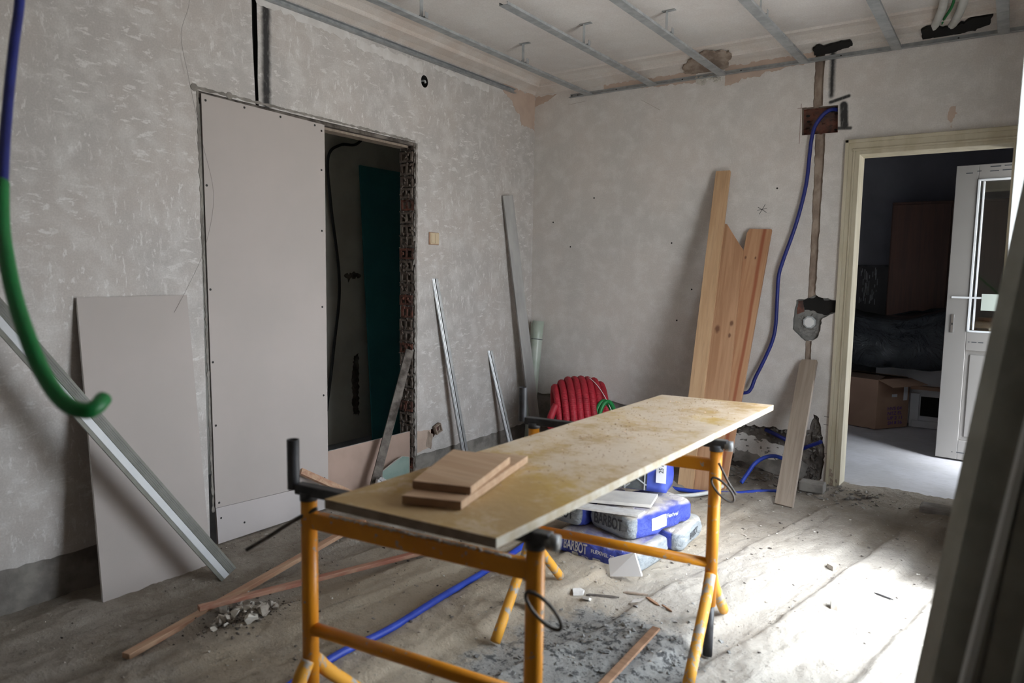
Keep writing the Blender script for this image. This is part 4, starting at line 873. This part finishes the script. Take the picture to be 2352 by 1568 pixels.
# ------------------------------------------------------------------ trestles and table board
def ring_pts(c, a, b, ra, rb, n=22): return [Vector(c)+Vector(a)*ra*math.cos(2*math.pi*i/n)+Vector(b)*rb*math.sin(2*math.pi*i/n) for i in range(n)]
def trestle(L, Rt, label, near):
    L, Rt = Vector(L), Vector(Rt); ax = (Rt-L).normalized(); px = Vector((-ax.y, ax.x, 0))
    t = thing('steel_trestle', label, 'trestle', 'yellow trestles under the table board', (L.x, L.y, 0))
    inv = Matrix.Translation((-L.x, -L.y, 0))
    def fin(o): o.location = Vector(o.location)-Vector((L.x, L.y, 0)); return o
    parts = []
    for s, P_ in ((-1, L), (1, Rt)):
        z0 = fz(P_.x, P_.y)
        parts.append(tube('post', [(P_.x, P_.y, .19), (P_.x, P_.y, .73)], .0205, 'yellow', t, 20, 0))
        for sg in (-1, 1):
            f_ = P_+px*sg*.285; fzz = fz(f_.x, f_.y)+.018
            parts.append(tube('foot', [P_+px*sg*.010+Vector((0, 0, .30)), P_+px*sg*.032+Vector((0, 0, .275)), P_+px*sg*.075+Vector((0, 0, .225)), f_+Vector((0, 0, fzz))], .0185, 'yellow_worn', t, 16, 5))
        parts.append(tube('inner_tube', [(P_.x, P_.y, z0+.012), (P_.x, P_.y, .20)], .0165, 'black_steel', t, 16, 0))
        parts.append(tube('collar', [(P_.x, P_.y, .722), (P_.x, P_.y, .742)], .0225, 'black_steel', t, 20, 0))
    for z, r_ in ((.672, None), (.335 if not near else .385, .0165)):
        if r_: parts.append(tube('lower_rail', [L+Vector((0, 0, z)), Rt+Vector((0, 0, z))], r_, 'yellow', t, 16, 0))
        else: parts.append(beam('upper_rail', L+Vector((0, 0, z)), Rt+Vector((0, 0, z)), .026, .042, px, 'yellow', t, .004))
    parts.append(beam('support_bar', L-ax*.035+Vector((0, 0, .7475)), Rt+ax*.035+Vector((0, 0, .7475)), .030, .027, px, 'black_steel', t, .003))
    parts.append(hollow_tube('stop_handle', L-ax*.045-px*.006+Vector((0, 0, .745)), L-ax*.045-px*.006+Vector((0, 0, .872)), .0155, .012, 'black_steel', t))
    parts.append(tube('stop_handle', [Rt+ax*.028+Vector((0, 0, .742)), Rt+ax*.052+Vector((0, 0, .742))], .0175, 'zinc_dark', t, 16, 0))
    # locking wire loop at the right post, pin at the left post
    c = Rt+Vector((.012, -.026, .625)); a = (px*.25+ax*.6+Vector((0, 0, -.75))).normalized(); b = (ax*.9+px*.3+Vector((0, 0, .5))).normalized()
    parts.append(tube('locking_ring', ring_pts(c+a*.035, a, b, .052, .019), .0040, 'wire', t, 8, 0, True))
    parts.append(tube('locking_pin', [L+Vector((.03, .0, .705)), L+Vector((-.02, -.03, .672)), L+Vector((-.06, -.075, .635)), L+Vector((-.105, -.11, .60))], .005, 'wire', t, 8, 4) if near else
                 tube('locking_pin', [Rt+Vector((.02, -.03, .69)), Rt+Vector((.05, -.02, .63)), Rt+Vector((.075, -.01, .59))], .004, 'wire', t, 8, 4))
    if near:
        bm = bmesh.new(); qq = random.Random(6)
        for i in range(70): pp = L.lerp(Rt, .12+.8*i/70); chunk_bm(bm, (pp.x-px.x*.006, pp.y-px.y*.006, .694), (.008, .009, .004), qq, 8)
        parts.append(link('plaster_crust', bm, 'rock_white', t))
    for o in parts: fin(o)
    return t
trestle((1.725, -3.60, 0), (2.352, -3.515, 0), 'yellow steel trestle nearest the camera, under the near end of the board', True)
trestle((1.712, -2.55, 0), (2.374, -2.456, 0), 'yellow steel trestle under the far end of the board, by the sacks', False)
tbz = .762
tt = thing('table_board', 'dusty yellowish plywood board laid across the two yellow trestles', 'table board', None, (1.901, -3.698, tbz))
cn = [Vector((0, 0, 0)), Vector((.447, .047, 0)), Vector((.485, 1.878, 0)), Vector((.034, 1.811, 0))]
bm = bmesh.new(); n_u, n_v = 24, 90; Gt = []
for j in range(n_v+1):
    row = []
    for i in range(n_u+1):
        u, v = i/n_u, j/n_v; p = cn[0].lerp(cn[1], u).lerp(cn[3].lerp(cn[2], u), v); ed = min(u, 1-u, v, 1-v)
        hh = .022+(.0035*max(0, noise.noise(Vector((p.x*9, p.y*6, 0)))+.15)+.0015*max(0, noise.noise(Vector((p.x*40, p.y*30, 4)))))*(1 if ed > .01 else 0)
        row.append(bm.verts.new((p.x, p.y, hh)))
    Gt.append(row)
for j in range(n_v):
    for i in range(n_u): bm.faces.new((Gt[j][i], Gt[j][i+1], Gt[j+1][i+1], Gt[j+1][i])).material_index = 0
link('top_surface', bm, 'ply_top', tt, smooth=True)
bm = bmesh.new(); a = [bm.verts.new(c_) for c_ in cn]; b = [bm.verts.new(c_+Vector((0, 0, .0218))) for c_ in cn]
for i in range(4): bm.faces.new((a[i], a[(i+1) % 4], b[(i+1) % 4], b[i])).material_index = 1 if i in (0,) else 0
bm.faces.new(a[::-1]); bm.faces.new(b); link('board_core', bm, ['ply_edge', 'ply_end'], tt, bevel=.0015)
bm = bmesh.new(); qq = random.Random(12)
for _ in range(900):
    v = qq.random()**.7; u = qq.gauss(.5, .22)
    if not 0.02 < u < .98: continue
    p = cn[0].lerp(cn[1], u).lerp(cn[3].lerp(cn[2], u), .12+.86*v); s_ = qq.uniform(.0012, .005)
    a_ = qq.uniform(0, 3.14); vs = [bm.verts.new((tt.location.x+p.x+math.cos(a_+k_)*s_*w_, tt.location.y+p.y+math.sin(a_+k_)*s_*w_, tbz+.0255+qq.uniform(-.001, .003))) for k_, w_ in ((0, 1), (1.4, .4), (3.14, 1), (4.5, .4))]
    bm.faces.new(vs)
stuff(link('wood_shavings', bm, 'pine_y'), 'fine wood shavings scattered over the plywood board', 'wood shavings')
# two pine offcuts on the board
def offcut(name, c4, z, h, label):
    bm = bmesh.new(); P_ = [Vector((*c_, z)) for c_ in c4]; o = P_[0].copy(); slab(bm, [p-o for p in P_], (0, 0, h))
    for f_ in bm.faces: f_.material_index = 0 if abs(f_.normal.z) > .5 or f_.normal.x > .5 else 1
    ob_ = link(name, bm, ['pine_y', 'pine_side'], bevel=.0015); ob_.location = o; return tag(ob_, label, 'wood offcut', 'pine offcuts stacked on the board')
offcut('pine_offcut', [(2.068, -3.622), (2.198, -3.575), (2.098, -3.168), (1.965, -3.215)], .7875, .019, 'lower of two pine offcuts stacked on the near end of the board')
offcut('pine_offcut', [(2.051, -3.572), (2.186, -3.527), (2.106, -3.263), (1.940, -3.294)], .8068, .018, 'upper pine offcut with two dark knots, lying on the other offcut')

# ------------------------------------------------------------------ cement sacks
def sack_bm(L, W, H, seed=0, puff=1.0):
    """stuffed paper sack, length along X, belly rounded, corners pinched"""
    bm = bmesh.new(); nU, nV = 36, 28; rings = []
    for i in range(nU+1):
        u = -1+2*i/nU; ring = []
        for j in range(nV):
            a = 2*math.pi*j/nV; ca, sa = math.cos(a), math.sin(a)
            ex = .34; y = abs(ca)**ex*(1 if ca > 0 else -1); z = abs(sa)**(ex+.12)*(1 if sa > 0 else -1)
            e_ = (1-abs(u)**9)**.42; yy = y*W/2*(.80+.20*e_); zz = z*H/2*(.55+.45*e_)
            p = Vector((u*L/2*(1-.03*abs(z)), yy, zz)); n_ = noise.noise(Vector((p.x*9+seed, p.y*9, p.z*14)))*.010+noise.noise(Vector((p.x*26+seed, p.y*22, p.z*30)))*.007
            p += Vector((0, ca, sa))*n_; ring.append(bm.verts.new(p))
        rings.append(ring)
    for A_, B2 in zip(rings, rings[1:]):
        for j in range(nV): bm.faces.new((A_[j], A_[(j+1) % nV], B2[(j+1) % nV], B2[j]))
    bm.faces.new(rings[0][::-1]); bm.faces.new(rings[-1]); bmesh.ops.recalc_face_normals(bm, faces=bm.faces[:])
    for f_ in bm.faces: 
        if len(f_.verts) > 4: bmesh.ops.triangulate(bm, faces=[f_])
    return bm
def sack(loc, rz, size, mat, label, texts, seed, axis='x', tilt=0):
    t = thing('cement_sack', label, 'cement sack', 'cement sacks piled behind the table', loc); t.rotation_euler = (0, R(tilt), rz)
    bm = sack_bm(*size, seed=seed)
    if axis == 'y':
        for v in bm.verts: v.co = Vector((-v.co.y, v.co.x, v.co.z))
        bmesh.ops.recalc_face_normals(bm, faces=bm.faces[:])
    for v in bm.verts: v.co.z += size[2]/2
    bvh = BVHTree.FromBMesh(bm); b = link('bag', bm, mat, t, smooth=True)
    for (s_, h, w_, u0, z0, face, im) in texts:
        def f(u, v, u0=u0, z0=z0, face=face):
            if face == 'front': o_, d_ = Vector((u0+u, -1, z0+v)), Vector((0, 1, 0))
            else: o_, d_ = Vector((1, u0+u, z0+v)), Vector((-1, 0, 0))
            hit = bvh.ray_cast(o_, d_)
            return (hit[0]-d_*.0022) if hit[0] else o_+d_*(.9)
        if s_.startswith('#'):
            bm2 = bmesh.new(); nn = 6; g = [[bm2.verts.new(f(-w_/2+w_*i/nn, -h/2+h*j/nn)) for i in range(nn+1)] for j in range(nn+1)]
            for j in range(nn):
                for i in range(nn): bm2.faces.new((g[j][i], g[j][i+1], g[j+1][i+1], g[j+1][i]))
            link('printed_panel', bm2, im, t)
        else: put_text(s_, h, w_, f, im, t)
    return t
zf = lambda x, y: fz(x, y)
sack((1.70, -1.86, 0.0), R(-3), (.46, .30, .115), 'sack_side', 'bottom front cement sack, blue side with white lettering facing the camera',
     [('BARBOT', .048, .13, -.10, .062, 'front', 'ink_white'), ('FLEXIVEL 20', .016, .12, .045, .062, 'front', 'ink_white'), ('#', .022, .035, -.10, .024, 'front', 'line_grey'), ('#', .022, .04, .015, .022, 'front', 'line_grey'), ('25 kg', .012, .035, -.045, .024, 'front', 'ink_white')], 3)
sack((1.72, -1.52, 0.0), R(4), (.50, .30, .115), 'sack_side', 'bottom rear cement sack with its grey end showing at right',
     [('BARBOT', .035, .12, 0, .06, 'side', 'ink_dark')], 9)
sack((1.485, -1.72, .114), R(-6), (.42, .235, .115), 'sack_end', 'left cement sack of the second layer, grey end with dark lettering',
     [('BARBOT', .052, .15, -.005, .065, 'front', 'ink_dark')], 17, 'y')
sack((1.775, -1.70, .114), R(-14), (.46, .265, .125), 'sack_end', 'right cement sack of the second layer, dusty top and grey lettered end',
     [('BARBOT', .055, .165, -.01, .066, 'front', 'ink_dark'), ('#', .055, .11, -.04, .06, 'side', 'ink_white'), ('Flexivel', .02, .08, .06, .075, 'side', 'line_grey')], 23, 'y')
tb_ = thing('blue_bag', 'upright blue bag with grey photo print and white label on top of the sacks', 'bag', None, (1.722, -1.56, .262)); tb_.rotation_euler = (0, 0, R(12))
bm = bmesh.new(); box(bm, (-.14, -.09, 0), (.125, .09, .20)); bmesh.ops.subdivide_edges(bm, edges=bm.edges[:], cuts=6, use_grid_fill=True)
for v in bm.verts: v.co += Vector((noise.noise(v.co*14)*.006, noise.noise(v.co*12+Vector((4, 0, 0)))*.006, 0)); v.co.y *= 1-.12*abs(v.co.z-.1)/.1
link('bag', bm, 'sack_top', tb_, smooth=True, bevel=0)
def bagf(u, z, off=.008): return Vector((u, -.0905*(1-.12*abs(z-.1)/.1)-off, z))
bm = bmesh.new(); bm.faces.new([bm.verts.new(bagf(u, z, .007)) for u, z in ((-.138, .004), (.03, .004), (.035, .10), (-.01, .14), (-.138, .11))]); link('photo_print', bm, 'sack_hex', tb_)
bm = bmesh.new()
for (a, b) in [((-.12, .02), (-.03, .07)), ((-.03, .07), (-.03, .13)), ((-.03, .07), (.03, .03)), ((-.08, .005), (-.05, .03)), ((.02, .004), (.024, .10)), ((-.12, .02), (-.12, .08)), ((-.075, .045), (-.075, .0)), ((-.01, .06), (.0, .13))]:
    a3, b3 = bagf(*a, .009), bagf(*b, .009); beam_bm(bm, a3, b3, .006, .001, (0, 0, 1) if abs(a[0]-b[0]) > abs(a[1]-b[1]) else (1, 0, 0))
link('hexagon_lines', bm, 'line_grey', tb_)
bm = bmesh.new(); bm.faces.new([bm.verts.new(bagf(u, z, .009)) for u, z in ((.075, .05), (.123, .05), (.123, .198), (.075, .198))]); link('paper_label', bm, 'label', tb_)
put_text('25 N.2', .022, .07, lambda u, v: bagf(.10-v, .135+u, .0105), 'ink_dark', tb_)
def scrap(c4, z, h, mat, name, label, cat, dz=(0, 0, 0, 0)):
    bm = bmesh.new(); slab(bm, [Vector((c_[0], c_[1], z+dz[i])) for i, c_ in enumerate(c4)], (0, 0, h)); return tag(link(name, bm, mat), label, cat)
scrap([(1.555, -2.00), (1.565, -1.93), (1.86, -1.85), (1.86, -1.92)], .232, .010, 'gyp_edge', 'board_offcut', 'thin lower strip of board sticking out on the sacks', 'board offcut')
scrap([(1.52, -1.94), (1.865, -1.80), (1.825, -1.63), (1.50, -1.76)], .243, .014, 'board_scrap', 'board_offcut', 'wider dusty board offcut lying on the upper sacks under the blue bag', 'board offcut')
bm = bmesh.new(); slab(bm, [Vector(v) for v in ((1.814, -2.085, .006), (1.955, -2.075, .040), (1.905, -2.045, .120), (1.785, -2.05, .062))], (.0, .008, .003)); tag(link('tile_scrap', bm, 'box_white'), 'pale grey tile scrap leaning on the front of the bottom sack', 'tile scrap')

# ------------------------------------------------------------------ floor clutter
def onf(x, y, r): return (x, y, fz(x, y)+r)
tag(beam('floor_batten', onf(.755, -3.60, .014), onf(.44, -2.22, .03), .036, .020, (1, 0, 0), 'batten', bevel=.002), 'longer pale batten on the floor reaching under the table, ending near the left camera side', 'batten', 'thin battens on the floor')
tag(beam('floor_batten', onf(.715, -3.31, .040), onf(1.02, -2.20, .014), .030, .018, (1, 0, 0), 'batten_red', bevel=.002), 'reddish batten on the floor crossing above the rubble heap', 'batten', 'thin battens on the floor')
tag(beam('wood_stick', onf(2.185, -2.45, .012), onf(2.195, -2.98, .014), .030, .010, (1, 0, 0), 'pine_side', bevel=.003), 'single flat wooden stick on the floor between the trestles', 'stick')
rr_ = random.Random(31); pile = []
for i in range(70):
    a = rr_.uniform(0, 6.283); rad = rr_.random()**.55; x = .84+.11*rad*math.cos(a); y = -3.21+.145*rad*math.sin(a)
    s_ = rr_.uniform(.010, .018) if i > 22 else rr_.uniform(.022, .036); bm = bmesh.new(); chunk_bm(bm, (0, 0, 0), (s_, s_*rr_.uniform(.65, 1), s_*rr_.uniform(.5, .8)), rr_, 8)
    wht = rr_.random() < .38; o = link('rubble_chunk', bm, 'rock_white' if wht else 'rock'); hgt = .05*(1-rad)
    o.location = (x, y, fz(x, y)+s_*.45+hgt); o.rotation_euler = (rr_.uniform(-.5, .5), rr_.uniform(-.5, .5), rr_.uniform(0, 6))
    tag(o, ('pale plaster chunk' if wht else 'brownish rubble chunk')+' in the small heap on the floor at left', 'rubble chunk', 'rubble chunks in the heap on the floor')
def chip(x, y, L, wd, rz, mat, label, cat, h=.006, lift=.0, ry=0):
    bm = bmesh.new(); rq = random.Random(int(x*1000)); 
    vs = [bm.verts.new((L/2*u+rq.uniform(-.1, .1)*L*.3, wd/2*v, 0)) for u, v in ((-1, -1), (.6, -1), (1, .1), (.5, 1), (-.8, .8))]
    up_ = [bm.verts.new(v.co+Vector((0, 0, h))) for v in vs]; bm.faces.new(vs[::-1]); bm.faces.new(up_)
    for i in range(5): bm.faces.new((vs[i], vs[(i+1) % 5], up_[(i+1) % 5], up_[i]))
    o = link('floor_chip' if cat != 'wood splinter' else 'wood_splinter', bm, mat); o.location = (x, y, fz(x, y)+.001+lift); o.rotation_euler = (0, ry, rz); return tag(o, label, cat)
DK = 'chase'
chip(1.875, -2.27, .13, .012, R(25), 'cement_dark', 'dark splinter lying by the far left trestle foot', 'wood splinter')
chip(1.97, -2.16, .10, .010, R(20), 'weathered', 'thin brown splinter just in front of the tile scrap', 'wood splinter')
chip(2.08, -2.24, .08, .012, R(-30), 'pine_side', 'dark brown splinter right of the board fragments', 'wood splinter')
chip(2.15, -2.27, .06, .006, R(-30), 'pine_side', 'thin curved splinter toward the right trestle', 'wood splinter')
chip(1.78, -2.30, .05, .045, R(40), 'gyp_edge', 'white plasterboard crumb beside the far left trestle foot', 'plasterboard fragment', .012)
chip(1.84, -2.34, .04, .03, R(100), 'board_scrap', 'small upturned tan fragment beside the far left trestle foot', 'plasterboard fragment', .010, .0, .5)
chip(2.02, -2.24, .06, .035, R(10), 'board_scrap', 'tan fragment on the bright floor before the sacks', 'plasterboard fragment', .008, .0, -.3)
chip(2.57, -1.40, .045, .04, R(60), 'rock', 'beige plaster chip on the floor right of the far trestle', 'plaster chip', .02)
chip(2.665, -1.88, .03, .035, R(20), 'rock', 'upright brown chip standing on the bright floor', 'plaster chip', .03)
chip(2.80, -1.60, .08, .008, R(-20), 'black_steel', 'curved black strip on the bright floor near the right edge', 'strip', .004)
chip(.52, -2.86, .05, .02, R(-30), 'cement_dark', 'brown chip beside the foot of the long studs', 'plaster chip', .012)
tag(boxo('threshold_stone', (2.80, -.26, -.02), (3.05, -.14, .035), 'cement', bevel=.015), 'broken stone slab on the floor before the doorway', 'stone')
def scatter(name, mat, n, fx, fy, s0, s1, seed, label, cat, flat=.5):
    bm = bmesh.new(); r_ = random.Random(seed)
    for _ in range(n):
        x, y = fx(r_), fy(r_)
        if not .02 < x < 3.4 or not -5 < y < -.02: continue
        s_ = s0+(s1-s0)*r_.random()**3; chunk_bm(bm, (x, y, fz(x, y)+s_*.25), (s_, s_*r_.uniform(.5, 1), s_*flat), r_, 8)
    return stuff(link(name, bm, mat), label, cat)
scatter('mortar_clods', 'clod', 420, lambda r: r.gauss(2.10, .17), lambda r: r.gauss(-2.72, .24), .003, .016, 5, 'grey crumbly mortar clods on the floor between the trestles', 'mortar clods')
scatter('floor_grit', 'rock', 1300, lambda r: r.uniform(.1, 3.3), lambda r: r.uniform(-4.2, -.1), .002, .011, 6, 'fine grit scattered over the dusty floor', 'grit')
scatter('plaster_crumbs', 'rock_white', 900, lambda r: r.uniform(.3, 3.2), lambda r: r.uniform(-3.8, -.1), .002, .009, 7, 'pale plaster crumbs scattered over the floor', 'plaster crumbs')
scatter('heap_soil', 'cement_dark', 420, lambda r: r.gauss(.84, .075), lambda r: r.gauss(-3.21, .095), .004, .014, 19, 'dark soil and crumbs around the rubble heap', 'soil')
scatter('dark_crumbs', 'cement_dark', 900, lambda r: r.uniform(.3, 3.2), lambda r: r.uniform(-3.9, -.1), .002, .012, 17, 'dark crumbs and splinters scattered over the floor', 'debris')
scatter('wall_foot_debris', 'cement', 420, lambda r: r.uniform(1.5, 2.6), lambda r: -.03-abs(r.gauss(0, .16)), .005, .028, 8, 'crumbled mortar along the foot of the broken back wall', 'debris')
scatter('wall_foot_crumbs', 'rock', 200, lambda r: abs(r.gauss(.02, .06))+.02, lambda r: r.uniform(-3.2, -.1), .004, .016, 9, 'crumbled plaster along the foot of the left wall', 'debris')

# ------------------------------------------------------------------ foreground
tag(tube('blue_conduit_drop', [(1.33, -4.03, 2.755), (1.335, -4.03, 2.3), (1.352, -4.04, 2.0), (1.37, -4.055, 1.859), (1.414, -4.086, 1.754), (1.459, -4.115, 1.654), (1.53, -4.153, 1.539), (1.602, -4.187, 1.44)], .0095, 'blue_pipe'), 'blue conduit hanging from the ceiling at the upper left edge', 'conduit')
gd = tag(tube('green_conduit_drop', [(1.595, -4.184, 1.448), (1.602, -4.188, 1.44), (1.666, -4.213, 1.366), (1.735, -4.233, 1.305), (1.798, -4.246, 1.241), (1.865, -4.255, 1.181), (1.907, -4.255, 1.136), (1.951, -4.253, 1.103), (1.982, -4.246, 1.086), (2.002, -4.233, 1.081), (2.003, -4.219, 1.086), (1.99, -4.203, 1.094)], .0122, 'green_pipe', seg=16), 'green conduit with an upturned end hanging at the left, in front of the studs', 'conduit')
fg = [(0.0, .075, 'zinc_near', 0), (.082, .050, 'zinc_near', .01), (.150, .070, 'zinc_near', -.01)]
p0, p1 = Vector((3.003, -3.51, .0)), Vector((3.212, -3.120, 1.925)); dd = (p1-p0).normalized()
sidev = rr.copy(); sidev = (sidev-sidev.dot(dd)*dd).normalized()
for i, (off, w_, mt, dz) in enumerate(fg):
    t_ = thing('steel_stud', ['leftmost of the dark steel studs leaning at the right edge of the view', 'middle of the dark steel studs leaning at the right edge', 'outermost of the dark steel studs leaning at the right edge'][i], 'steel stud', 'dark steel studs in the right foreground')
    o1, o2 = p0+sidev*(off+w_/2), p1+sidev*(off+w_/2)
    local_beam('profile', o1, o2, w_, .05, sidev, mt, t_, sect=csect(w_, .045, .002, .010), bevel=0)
t_ = thing('reflection_strip', 'slim white strip standing in for the bright reflection among the dark studs at the right edge', 'profile')
wp0, wp1 = Vector((3.030, -3.56, .02)), Vector((3.36, -3.06, 2.45)); local_beam('strip', wp0, wp1, .080, .006, (.17, .98, 0), 'bead', t_)  # white strip added in place of the window's reflection on stud metal
